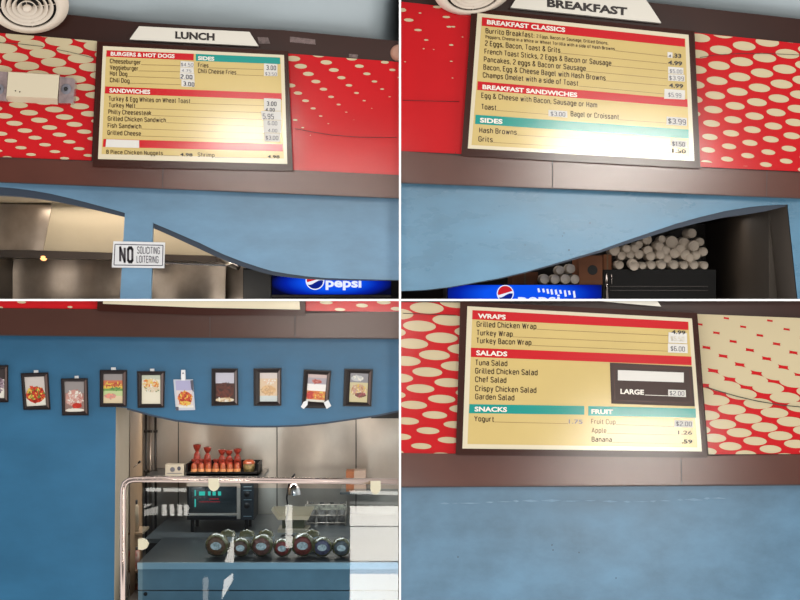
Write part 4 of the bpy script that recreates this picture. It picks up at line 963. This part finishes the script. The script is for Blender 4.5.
mb = MB(); mb.prism([(181.2,370),(185,370),(185.4,377),(185.2,380.6),(181.4,380.6),(181,377)], -0.016, 0.012, M['tab']); mb.lathe([(0.004, 0.0), (0.0035, 0.002), (0.0001, 0.003)], at(183.1, 373.2, -0.0162), (0, -1, 0), M['grey'], 12); mb.build('clip', t, label='white plastic clip')

# ================================================================== BAY C: kitchen behind the glass
zs = at(0, 562, 0.10).z            # display shelf top
# back wall seams and ledge
mb = MB()
for x in (178.3, 277, 356): mb.pbox(x-0.45, 395, x+0.45, 560, 2.043, 0.006, M['darkb'])
mb.build('trim_13', kind='structure')
# vertical pipes beside the tan wall
for i, x in enumerate((146.0, 150.2, 155.5)):
    mb = MB(); mb.tube([at(x, 396, 1.9), at(x, 545, 1.9)], 0.0075 if i != 1 else 0.010, M['darkb'] if i != 1 else M['steeld'], 12)
    for yy in (430, 470): mb.tube([at(x, yy, 1.9), at(x, yy+2.5, 1.9)], 0.014, M['darkb'], 12)
    mb.build('vertical_pipe', label=['dark vertical pipe nearest the tan wall', 'wider steel vertical pipe between the two dark ones', 'dark vertical pipe nearest the steel wall'][i], cat='pipe')
# dark duct at upper right
mb = MB(); mb.box((at(371, 0, 1.7).x, 1.7, at(0, 418.4, 1.7).z), (at(398.8, 0, 1.7).x, 2.03, zc_), M['dark']); d = mb.build('air_duct', label='dark duct at right end under the wavy wall edge', cat='duct')
# wall shelf
zsh = at(0, 477, 1.55).z
mb = MB(); mb.box((at(143.5, 0, 1.55).x, 1.55, zsh-0.02), (at(262, 0, 1.55).x, 2.04, zsh), M['counter']); mb.build('wall_shelf', label='dark steel wall shelf behind the tubular rail', cat='shelf')
# back counter
zcn = at(0, 531, 1.3).z
cx0, cx1 = at(145, 0, 1.0).x, at(398.2, 0, 1.0).x
t = thing('back_counter', ((cx0+cx1)/2, 1.4, -0.06), 'dark steel back counter under the oven', 'counter')
mb = MB(); mb.box((cx0, 1.0, zcn-0.025), (cx1, 2.04, zcn), M['counter']); mb.build('worktop', t)
mb = MB(); mb.box((cx0, 1.03, -0.06), (cx1, 2.0, zcn-0.026), M['blk']); mb.build('cabinet', t)
# snacks in a black tray
ty = 1.62
def pzz(Y, z): return pz(Y, z)
def pX(px, Y): return at(px, 0, Y).x
mb = MB(); a0, a1 = pX(186, ty), pX(258.5, ty)
mb.box((a0, ty, zsh), (a1, ty+0.26, zsh+0.012), M['blk']); mb.box((a0, ty, zsh), (a1, ty+0.008, zsh+0.022), M['blk']); mb.box((a0, ty+0.252, zsh), (a1, ty+0.26, zsh+0.07), M['blk']); mb.box((a0, ty, zsh), (a0+0.008, ty+0.26, zsh+0.07), M['blk']); mb.box((a1-0.008, ty, zsh), (a1, ty+0.26, zsh+0.07), M['blk'])
mb.build('snack_tray', label='black tray holding orange and red wrapped snacks', cat='tray')
def snack(px, Y, h, r, tall, label, grp):
    t = thing('wrapped_snack', (pX(px, Y), Y, zsh+0.0125), label, 'snack', grp)
    z0 = zsh+0.0125; c = (pX(px, Y), Y, z0)
    mb = MB(); n = 12; pr = [(0.0001, 0), (r*0.85, 0.002), (r, h*0.18), (r*0.92, h*0.45), (r*0.70, h*0.66)]
    mb.lathe(pr, c, (0, 0, 1), M['snackr'] if tall else M['snack'], n); mb.build('pouch', t)
    mb = MB(); mb.lathe([(r*0.72, h*0.64), (r*0.35, h*0.74), (r*0.8, h*0.86), (r*0.95, h*0.98), (r*0.5, h)], c, (0, 0, 1), M['snackr'], 9, smooth=False); mb.build('twisted_top', t)
    if not tall:
        mb = MB(); mb.lathe([(r*1.02, h*0.10), (r*1.04, h*0.3)], c, (0, 0, 1), M['snackl'], n); mb.build('label_band', t)
for i in range(7): snack(194 + i*7.2, ty+0.045, 0.085, 0.020, False, 'orange wrapped snack in tray front row, %s from left' % ORD[i], 'wrapped snacks in the tray')
for i, (x, hh) in enumerate([(197, 0.165), (207.5, 0.15), (222, 0.135), (229, 0.13), (237.5, 0.14)]):
    snack(x, ty+0.13, hh, 0.026, True, 'tall red wrapped snack in tray back row, %s from left' % ORD[i], 'wrapped snacks in the tray')
c = at(249, 470, ty+0.06)
t = thing('deli_tub', (c.x, c.y, zsh+0.0125), 'round clear tub with orange lid pattern at right end of tray', 'tub')
mb = MB(); mb.lathe([(0.0001, 0), (0.030, 0), (0.036, 0.04), (0.034, 0.055)], (c.x, c.y, zsh+0.0125), (0, 0, 1), mat('tub_contents', (190, 160, 110), 0.3, col2=(60, 70, 40), vscale=60), 20); mb.build('tub', t)
mb = MB(); mb.lathe([(0.037, 0.054), (0.036, 0.066), (0.022, 0.078), (0.0001, 0.082)], (c.x, c.y, zsh+0.0125), (0, 0, 1), M['snack'], 20); mb.build('lid', t)
# printed carton left
c = at(174, 476, 1.62)
t = thing('printed_carton', (c.x, c.y, zsh), 'small cream printed carton on shelf left of the snack tray', 'box')
mb = MB(); mb.box((pX(165.2, 1.62), 1.62, zsh), (pX(183.8, 1.62), 1.70, at(0, 464.5, 1.62).z), mat('cream_carton', (206, 196, 176), 0.6)); mb.build('carton', t)
mb = MB(); mb.flat(ell(172.5, 469.5, 5, 5, 16, 0), 1.6185, M['grey']); mb.flat(ell(179, 468.5, 3.6, 4.4, 16, 0), 1.6185, M['pen']); mb.flat([(167, 473), (182, 473), (182, 473.8), (167, 473.8)], 1.6185, M['grey']); mb.build('printed_marks', t)
# brown box right
zb2 = at(0, 492, 1.6).z
mb = MB(); mb.box((at(340, 0, 1.6).x, 1.58, zb2-0.012), (at(372, 0, 1.6).x, 2.04, zb2), M['counter']); mb.build('wall_shelf', label='short bracket shelf under the small brown box near right clip', cat='shelf')
c = at(356, 492, 1.62); t = thing('storage_box', (c.x, 1.62, zb2), 'small box with brown and pale sides near the right rail clip', 'box')
mb = MB(); mb.box((at(346, 0, 1.62).x, 1.62, zb2), (at(354, 0, 1.62).x, 1.75, at(0, 471.5, 1.62).z), M['card']); mb.build('side', t, label='brown cardboard side')
mb = MB(); mb.box((at(354.1, 0, 1.62).x, 1.61, zb2), (at(366, 0, 1.62).x, 1.75, at(0, 471, 1.62).z), mat('pale_card', (170, 150, 136), 0.6)); mb.build('front', t, label='pale front')
# oven
Yo = 1.25; t = thing('countertop_oven', (pX(222, Yo), Yo+0.15, zcn), 'black countertop oven with teal display and knobs behind glass', 'oven')
ox0, ox1 = pX(187, Yo), pX(254, Yo); oz0, oz1 = at(0, 520, Yo).z, at(0, 482.5, Yo).z
mb = MB(); mb.box((ox0, Yo, oz0), (ox1, Yo+0.28, oz1), M['blk']); mb.build('housing', t)
mb = MB(); mb.box((ox0, Yo-0.004, oz1-0.022), (pX(240, Yo), Yo, oz1), M['steel']); mb.build('top_trim', t)
d = MB(); d.pbox(189, 487, 236.5, 517, Yo-0.012, 0.012, mat('oven_glass', (16, 26, 28), 0.08, coat=1.0)); d = sub(d.build('door', t), t)
mb = MB(); mb.pbox(189, 513.5, 238, 515.5, Yo-0.03, 0.012, M['steel']); mb.build('handle', d)
mb = MB(); mb.pbox(236.8, 485, 240.3, 519, Yo-0.014, 0.014, M['steel']); mb.build('door_edge', d)
dm = emit_mat('teal_display_glow', (70, 214, 186), 1.0)
mb = MB()
mb.pbox(194.6, 490, 195.8, 496, Yo-0.0135, 0.001, dm); mb.pbox(194.6, 499, 195.8, 507, Yo-0.0135, 0.001, dm)
for x, w in ((199, 6), (208, 2.6), (212.5, 3.2), (218, 3)): mb.pbox(x, 491.5, x+w, 495.5, Yo-0.0135, 0.001, dm)
mb.build('display', d, label='glowing teal display')
mb = MB(); mb.pbox(199, 501.5, 220, 502.1, Yo-0.0135, 0.001, M['bred']); mb.pbox(209, 498.5, 219, 499.3, Yo-0.0135, 0.001, M['bred']); mb.build('red_marking', d)
mb = MB(); mb.pbox(241, 484, 253.5, 519.5, Yo-0.008, 0.008, mat('control_panel', (30, 38, 46), 0.3)); cp = sub(mb.build('control_panel', t), t)
for yy in (494, 505.5):
    mb = MB(); mb.lathe([(0.0165, 0), (0.0155, 0.014), (0.0001, 0.016)], at(247, yy, Yo-0.008), (0, -1, 0), M['blk'], 20); mb.build('knob', cp)
mb = MB()
for yy in (486.5, 490, 499.5, 516): mb.pbox(243.5, yy, 251.5, yy+0.6, Yo-0.009, 0.001, M['casel'])
mb.build('panel_marks', cp)
for x in (192, 246):
    for yy in (0.02, 0.24):
        mb = MB(); mb.tube([(pX(x, Yo), Yo+yy, zcn), (pX(x, Yo), Yo+yy, oz0)], 0.010, M['blk'], 10); mb.build('leg', t)
# lamp
Yl = 1.05; c = at(294, 487, Yl)
t = thing('desk_lamp', (pX(287, Yl), Yl, zcn), 'brushed metal bell shaded lamp on a dark stem in centre of case', 'lamp')
cz = at(294, 494.5, Yl)
mb = MB(); mb.lathe([(0.040, 0.0), (0.039, 0.012), (0.034, 0.035), (0.022, 0.058), (0.012, 0.066), (0.0001, 0.068)], cz, (0, 0, 1), M['chrome'], 28); mb.build('shade', t)
mb = MB(); z2 = cz.z + 0.068; mb.tube([(cz.x, Yl, z2), (cz.x, Yl, z2+0.015), (cz.x-0.008, Yl, z2+0.03), (cz.x+0.006, Yl, z2+0.05)], [0.010, 0.012, 0.008, 0.004], M['blk'], 10); mb.build('finial', t)
mb = MB(); mb.tube([(pX(287, Yl), Yl+0.02, zcn), (pX(285.5, Yl), Yl+0.02, zcn+0.08), (pX(288, Yl), Yl+0.02, zcn+0.16), (pX(286.5, Yl), Yl+0.02, zcn+0.22), (cz.x-0.03, Yl+0.02, z2-0.01), (cz.x, Yl, z2)], 0.0045, M['blk'], 8); mb.build('stem', t)
mb = MB(); mb.lathe([(0.0001, 0.014), (0.03, 0.012), (0.04, 0.0)], (pX(287, Yl), Yl+0.02, zcn), (0, 0, 1), M['blk'], 20); mb.build('base', t)
# kitchen scale
Yk = 1.25; t = thing('kitchen_scale', (pX(293, Yk), Yk+0.08, zcn), 'steel kitchen scale with winged tray in centre of case', 'scale')
za_, zb_ = at(0, 520, Yk).z, at(0, 512, Yk).z
mb = MB(); mb.faces([(pX(278, Yk), Yk, za_), (pX(308, Yk), Yk, za_), (pX(313, Yk), Yk, zb_+0.012), (pX(271, Yk), Yk, zb_+0.012), (pX(278, Yk), Yk+0.16, za_), (pX(308, Yk), Yk+0.16, za_), (pX(313, Yk), Yk+0.16, zb_+0.012), (pX(271, Yk), Yk+0.16, zb_+0.012)],
    [(4,5,1,0),(0,3,7,4),(1,5,6,2),(4,7,6,5)], M['steelL']); mb.build('tray', t)
mb = MB(); mb.box((pX(282, Yk), Yk+0.01, zcn+0.02), (pX(304, Yk), Yk+0.14, za_-0.001), mat('olive_scale_body', (84, 84, 60), 0.4)); mb.build('body', t)
mb = MB(); mb.box((pX(278, Yk), Yk-0.02, zcn), (pX(309, Yk), Yk+0.16, zcn+0.019), M['steelL']); mb.build('foot_plate', t)
# bagged goods rack right of lamp
Yr = 1.5; t = thing('bread_rack', (pX(326, Yr), Yr+0.08, zcn), 'wire rack of dark bagged goods with pale printed top strip', 'rack')
mb = MB(); mb.pbox(306, 505, 346, 510, Yr-0.01, 0.008, mat('pale_strip', (190, 186, 168), 0.5, col2=(90, 84, 76), vscale=45)); mb.build('price_strip', t)
zr = at(0, 504.5, Yr).z
mb = MB()
for x in (306, 345.5): mb.tube([(pX(x, Yr), Yr, zcn), (pX(x, Yr), Yr, zr)], 0.004, M['steel'], 8); mb.tube([(pX(x, Yr), Yr+0.16, zcn), (pX(x, Yr), Yr+0.16, zr)], 0.004, M['steel'], 8)
for zz in (zcn+0.02, (zcn+zr)/2, zr): mb.tube([(pX(306, Yr), Yr, zz), (pX(345.5, Yr), Yr, zz)], 0.003, M['steel'], 8)
mb.build('wire_frame', t)
bagm = mat('bag_contents', (70, 62, 60), 0.3, col2=(150, 144, 138), vscale=38, coat=0.5)
for i in range(4):
    t2 = MB(); cxx = pX(310.8 + i*10.2, Yr); t2.lathe([(0.0001, 0), (0.022, 0.004), (0.028, 0.045), (0.026, 0.09), (0.010, 0.118), (0.016, 0.130)], (cxx, Yr+0.08, zcn+0.001), (0, 0, 1), bagm, 12)
    t2.build('bagged_loaf', label='dark bagged loaf standing in the rack, %s from left' % ORD[i], cat='bag', group='bagged loaves in the rack')

# ---------------- display case
c = at(260, 600, 0)
t = thing('display_case', (c.x, 0.0, -0.06), 'glass fronted deli display case with steel tube rail', 'display case')
Yr_ = -0.06; r = 3.1*S
pts = [at(123, 612, Yr_), at(123, 560, Yr_), at(123, 495, Yr_), at(123.3, 489, Yr_), at(125, 483.5, Yr_), at(128.8, 480.4, Yr_), at(134, 479.4, Yr_), at(160, 479.2, Yr_), at(398.2, 481.6, Yr_)]
mb = MB(); mb.tube(pts, r, M['rail'], 24); mb.build('tube_rail', t)
gx = [(142.5, 612), (142.5, 491), (143.5, 488), (146.5, 487), (398.3, 489), (398.3, 612)]
mb = MB(); mb.face([at(x, y, -0.045) for x, y in gx], M['glass']); mb.build('glass_panel', t)
for p in ([(138, 539.5), (142.5, 539), (146, 540.5), (148.2, 544.2), (146.4, 548.4), (142.5, 550), (138, 549.6)],
          [(208.5, 478.5), (218.7, 478.5), (218.9, 487), (217, 490), (213.8, 491.4), (210.5, 490), (208.4, 487)],
          [(370.5, 481), (380.6, 481), (380.8, 489.5), (379, 492.8), (375.6, 494.6), (372.2, 492.8), (370.4, 489.5)]):
    mb = MB(); mb.prism(p, -0.078, 0.03, M['clip']); mb.build('glass_clip', t, label='cream glass clip')
X0, X1 = at(138, 0, 0.08).x, at(398.2, 0, 0.08).x
mb = MB(); mb.box((X0, 0.08, zs-0.004), (X1, 0.95, zs), mat('dark_shelf', (52, 58, 62), 0.3, metal=0.3, var=0.2)); mb.build('shelf', t)
mb = MB(); mb.box((X0, 0.06, zs-0.030), (X1, 0.08, zs+0.002), M['casel']); mb.build('shelf_edge', t, label='pale shelf edge')
mb = MB(); mb.box((X0, 0.08, at(0, 590, .08).z), (X1, 0.10, zs-0.031), M['case']); mb.build('front_panel', t)
mb = MB(); mb.box((X0, 0.085, -0.06), (X1, 0.10, at(0, 591.2, .08).z), M['case']); mb.build('kick_panel', t)
mb = MB(); mb.lathe([(0.010, 0), (0.009, 0.004), (0.0001, 0.005)], at(145.5, 594, 0.084), (0, -1, 0), M['blk'], 16); mb.build('lock', t)
# ---------------- deli packages
lab = [('large meat package in clear wrap at the left end of the case', 217, 13.0, (128, 84, 52)), ('round meat package with white label, right of the largest left one', 241, 10.5, (120, 78, 58)), ('dull red meat package, third from left in the front row', 262, 12.5, (140, 84, 70)),
       ('red meat package with pale label beneath the kitchen scale', 282.5, 10, (158, 56, 44)), ('biggest red meat package with white label in centre right', 303, 13.2, (150, 60, 48)), ('purple grey package with white swirls, sixth from left', 322.5, 11, (110, 100, 124)), ('dim grey package at the right end before the bright reflection', 341.5, 10.5, (110, 108, 108))]
wrap = mat('clear_wrap_olive', (130, 122, 84), 0.25, coat=0.3, var=0.35, vscale=40)
for i, (lb, px, rp, colr) in enumerate(lab):
    Y = 0.26; r = rp*0.88*S*(Y+D)/D; x = pX(px, Y); t = thing('meat_package', (x, Y, zs), lb, 'meat package', 'meat packages in the case')
    mm = mat('meat_%d' % i, colr, 0.3, coat=0.25, var=0.4, vscale=45, bump=0.5, bscale=60)
    cc = Vector((x, Y, zs + r*1.035))
    mb = MB(); mb.lathe([(0.0001, 0), (r*0.45, 0.004), (r*0.80, r*0.22), (r*0.97, r*0.6), (r*1.0, r), (r*0.9, r*1.6), (r*0.6, r*2.1), (0.0001, r*2.25)], cc + Vector((0, -r*0.8, 0)), (0, 1, 0), mm, 24, jit=r*0.05); mb.build('meat', t)
    mb = MB(); mb.lathe([(r*0.80, r*0.16), (r*0.99, r*0.5), (r*1.03, r*0.9), (r*1.0, r*1.3)], cc + Vector((0, -r*0.84, 0)), (0, 1, 0), wrap, 24, jit=r*0.06)
    mb.build('wrap_band', t)
    mb = MB(); n = 20; lc_ = MATS.get('lbl%d' % i) or mat('package_label_%d' % i, (255, 255, 250), 0.35, col2=(150, 156, 150), vscale=90)
    Yp = cc.y - r*0.8 - 0.002
    mb.faces([(cc.x + 0.5*r*math.cos(a)*0.95 , Yp - 0.004, cc.z + r*0.05 + 0.34*r*math.sin(a)) for a in [2*math.pi*k/n for k in range(n)]], [list(range(n))], lc_)
    mb.build('label_sticker', t)
for i, (px, zoff, lb) in enumerate([(228, 0.055, 'meat package lying behind between the first and second'), (247, 0.065, 'crinkled package peeking behind the second meat package'), (266, 0.07, 'pale topped package stacked behind the third one'), (312, 0.05, 'package behind the biggest red meat package')]):
    Y = 0.46; r = 0.044;  x = pX(px, Y); t = thing('meat_package', (x, Y, zs), lb, 'meat package', 'meat packages in the case')
    mb = MB(); mb.lathe([(0.0001, 0), (r*0.6, 0.006), (r*0.95, 0.04), (r, 0.065), (r*0.8, 0.10), (0.0001, 0.112)], (x, Y, zs+0.003), (0, 0, 1), wrap, 18); mb.build('meat', t)
    mb = MB(); mb.lathe([(r*1.01, 0.05), (r*1.02, 0.08)], (x, Y, zs), (0, 0, 1), MATS['package_label_0'], 18); mb.build('label_band', t)
# shelf clutter at the far left of the opening
Yc = 0.6
for i, yy in enumerate((533, 571)):
    mb = MB(); a = at(126, yy, Yc); b_ = at(142.2, yy, Yc); mb.box((a.x+0.005, Yc, a.z-0.010), (b_.x, Yc+0.25, a.z), M['tan']); mb.build('side_shelf', label=['upper tan side shelf left of the glass', 'lower tan side shelf left of the glass'][i], cat='shelf')
zA, zB, zC2 = at(0, 571, Yc).z, at(0, 533, Yc).z, 0
def jar(px, z0, h, r, mcol, name, label, lid):
    x = pX(px, Yc+0.06); t = thing(name, (x, Yc+0.06, z0), label, 'container')
    mb = MB(); mb.lathe([(0.0001, 0), (r, 0.001), (r, h*0.8), (r*0.7, h*0.88)], (x, Yc+0.06, z0), (0, 0, 1), mcol, 18); mb.build('body', t)
    mb = MB(); mb.lathe([(r*0.75, h*0.86), (r*0.75, h), (0.0001, h)], (x, Yc+0.06, z0), (0, 0, 1), lid, 18); mb.build('lid', t)
jar(134, zB, 0.17, 0.026, M['steelL'], 'spray_bottle', 'grey bottle standing on the upper side shelf', M['blk'])
jar(134, zA, 0.12, 0.030, mat('red_white_print', (226, 214, 200), 0.4, col2=(200, 30, 24), vscale=24), 'printed_tub', 'red and white printed tub on the lower side shelf', M['blk'])
zD = at(0, 606, Yc).z
jar(134.5, zD, 0.13, 0.030, mat('orange_brown_print', (150, 80, 40), 0.4, col2=(60, 30, 20), vscale=24), 'sauce_jar', 'orange brown jar at the bottom left of the glass', M['tan'])
mb = MB(); a = at(126, 606, Yc); b_ = at(142.2, 606, Yc); mb.box((a.x+0.005, Yc, zD-0.012), (b_.x, Yc+0.25, zD-0.001), M['tan']); mb.build('side_shelf', label='lowest tan side shelf left of the glass', cat='shelf')
mb = MB(); mb.tube([at(130.6, 470, 0.55), at(139, 462.5, 0.55)], 0.0022, M['chrome'], 8); mb.tube([at(138.4, 463, 0.55), at(140.6, 461.2, 0.55)], 0.006, M['blk'], 8)
mb.tube([at(130.6, 470, 0.55), at(130.5, 488, 0.56), at(133.5, 500, 0.57), at(132, 512, 0.58)], 0.0025, M['blk'], 8); mb.build('wall_hook', label='thin metal hook and cord on the tan wall above the rail corner', cat='hook')

# ================================================================== GLARE EMITTERS: glowing shapes added behind the viewer for highlights and reflections
WN = [0]
def add_glare(poly, Yplane, strength, col=(255, 250, 240), yl=-8.6):
    # added glowing shape whose mirror image in a flat front at Yplane covers the given outline seen from the camera
    WN[0] += 1; m = emit_mat('glare_emission_%d' % WN[0], col, strength)
    pts = []
    for x, y in poly:
        p = at(x, y, Yplane); d = p - Vector((0, -D, ZC)); d = Vector((d.x, -d.y, d.z)); tt = (yl - p.y)/d.y; pts.append(p + d*tt)
    mb = MB(); B = [p + Vector((0, -0.02, 0)) for p in pts]
    mb.face(pts, m); mb.face(B[::-1], M['white'])
    n = len(pts)
    for k in range(n): mb.face([pts[k], B[k], B[(k+1) % n], pts[(k+1) % n]], M['white'])
    mb.build('glare_emitter_%d' % WN[0], kind='structure')
GY_ = -0.045
add_glare([(350, 506), (399, 506), (399, 526), (350, 526)], GY_, 22)
add_glare([(350, 527), (399, 527), (399, 561), (350, 561)], GY_, 20)
add_glare([(350, 574), (399, 574), (399, 606), (350, 606)], GY_, 26)
add_glare([(350, 562), (399, 562), (399, 574), (350, 574)], GY_, 15, (225, 240, 255))
add_glare([(350, 490.5), (399, 491.5), (399, 495), (350, 494)], GY_, 14)
add_glare([(350, 501.5), (399, 502.5), (399, 505), (350, 504)], GY_, 3)
add_glare([(146, 487.8), (161, 488), (161, 491.5), (146, 491.5)], GY_, 13)
add_glare([(163.5, 488), (186, 488.3), (186, 491.8), (163.5, 491.5)], GY_, 13)
add_glare([(144, 504), (153, 504), (144, 508)], GY_, 8); add_glare([(144, 510), (158, 506), (158, 514), (144, 516)], GY_, 8)
for x in (162, 169.6, 177.5, 184): add_glare([(x, 504.5), (x+4.6, 504.7), (x+4.6, 515.8), (x, 515.6)], GY_, 14)
add_glare([(234, 532.5), (234, 562.5), (224.5, 562.5)], GY_, 16)
add_glare([(233, 573), (233, 580), (223, 598), (221.5, 600), (224, 580)], GY_, 16)
add_glare([(203, 578), (208, 577), (208, 600), (203, 600)], GY_, 5)
add_glare([(285.5, 505), (292.3, 505), (292.3, 548), (285.5, 548)], GY_, 15)
YP = YB-0.004
add_glare([(225, 128), (285, 131), (285, 141), (200, 138)], YP, 120)          # over the lunch board
add_glare([(540, 137), (690, 146), (700, 166), (560, 158)], YP, 95)         # over the breakfast board
add_glare([(590, 424), (700, 428), (700, 438), (590, 434)], YP, 90)         # over the salads board
add_glare([(170, 172), (395, 182), (395, 190), (170, 182)], -0.118, 30)
add_glare([(300, 150), (399, 152), (399, 172), (300, 170)], -0.118, 6)
add_glare([(200, 215), (399, 215), (399, 270), (260, 255)], 0.0, 9)
add_glare([(280, 345), (399, 345), (399, 405), (300, 405)], 0.0, 5)
add_glare([(540, 190), (650, 190), (630, 235), (530, 245)], 0.0, 24)
add_glare([(530, 505), (710, 505), (690, 590), (550, 590)], 0.0, 9)
add_glare([(520, 168), (740, 178), (740, 186), (520, 178)], -0.118, 22)
add_glare([(560, 466), (690, 466), (690, 476), (560, 476)], -0.118, 85)
add_glare([(290, 318), (399, 318), (399, 330), (290, 330)], -0.118, 40)

# ================================================================== LAMPS
def spot(px, py, off, energy, size_deg, blend=1.0, col=(1, 1, 1), rad=0.15):  # added side fill, out of view, grading the brightness of a bay wall
    tgt = at(px, py, 0); l = bpy.data.lights.new('side_fill_spot', 'SPOT'); l.energy = energy; l.spot_size = math.radians(size_deg); l.spot_blend = blend; l.color = col; l.shadow_soft_size = rad
    o = bpy.data.objects.new('side_fill_spot', l); COL.objects.link(o); o.location = tgt + Vector(off)
    o.rotation_euler = (tgt - o.location).to_track_quat('-Z', 'Y').to_euler()
def area(loc, rot, sx, sy, e, col=(1, 1, 1)):
    l = bpy.data.lights.new('room_lamp', 'AREA'); l.shape = 'RECTANGLE'; l.size = sx; l.size_y = sy; l.energy = e; l.color = col
    o = bpy.data.objects.new('room_lamp', l); COL.objects.link(o); o.location = loc; o.rotation_euler = rot
spot(575, 225, (4.8, -4.0, 0.3), 260, 14, 1.0, (0.95, 0.98, 1.0))
spot(350, 380, (-5.2, -4.5, -0.6), 150, 16)
spot(600, 560, (5.2, -4.0, -0.3), 100, 20)
# kitchen lamps inside the rooms
area((-1.3, 1.1, za-0.02), (0, 0, 0), 1.6, 0.15, 11, (1.0, 0.9, 0.75))
area((1.1, 1.0, zt-0.02), (0, 0, 0), 1.6, 0.2, 2.0, (1.0, 0.9, 0.8))
area((-0.9, 1.1, zc_-0.02), (0, 0, 0), 1.6, 0.2, 24, (1.0, 0.93, 0.85))

w = bpy.data.worlds.new('room_light'); SC.world = w; w.use_nodes = True
bg = w.node_tree.nodes['Background']; nt = w.node_tree
tc = nt.nodes.new('ShaderNodeTexCoord'); sp = nt.nodes.new('ShaderNodeSeparateXYZ'); nt.links.new(tc.outputs['Generated'], sp.inputs[0])
# ambient dimmed behind the viewer to weaken reflections, bright above and at the sides
cr = nt.nodes.new('ShaderNodeValToRGB'); mr = nt.nodes.new('ShaderNodeMapRange'); mr.inputs['From Min'].default_value = -1; mr.inputs['From Max'].default_value = 0
nt.links.new(sp.outputs['Y'], mr.inputs['Value']); nt.links.new(mr.outputs['Result'], cr.inputs[0])
e = cr.color_ramp.elements; e[0].position = 0.15; e[0].color = (0.10, 0.10, 0.105, 1); e[1].position = 0.45; e[1].color = (1.0, 0.985, 0.96, 1)
nt.links.new(cr.outputs[0], bg.inputs[0]); bg.inputs[1].default_value = 1.62

cam = bpy.data.cameras.new('camera'); co = bpy.data.objects.new('camera', cam); COL.objects.link(co)
co.location = (0, -D, ZC); co.rotation_euler = (math.pi/2, 0, 0); cam.sensor_width = 36; cam.lens = 36*D/(800*S)
SC.camera = co
for o in ROOTS + [o for o in SC.objects]:
    if '_b' in o: del o['_b']
SC.view_settings.view_transform = 'Standard'; SC.view_settings.look = 'None'; SC.view_settings.exposure = 0; SC.view_settings.gamma = 1; SC.view_settings.use_curve_mapping = False
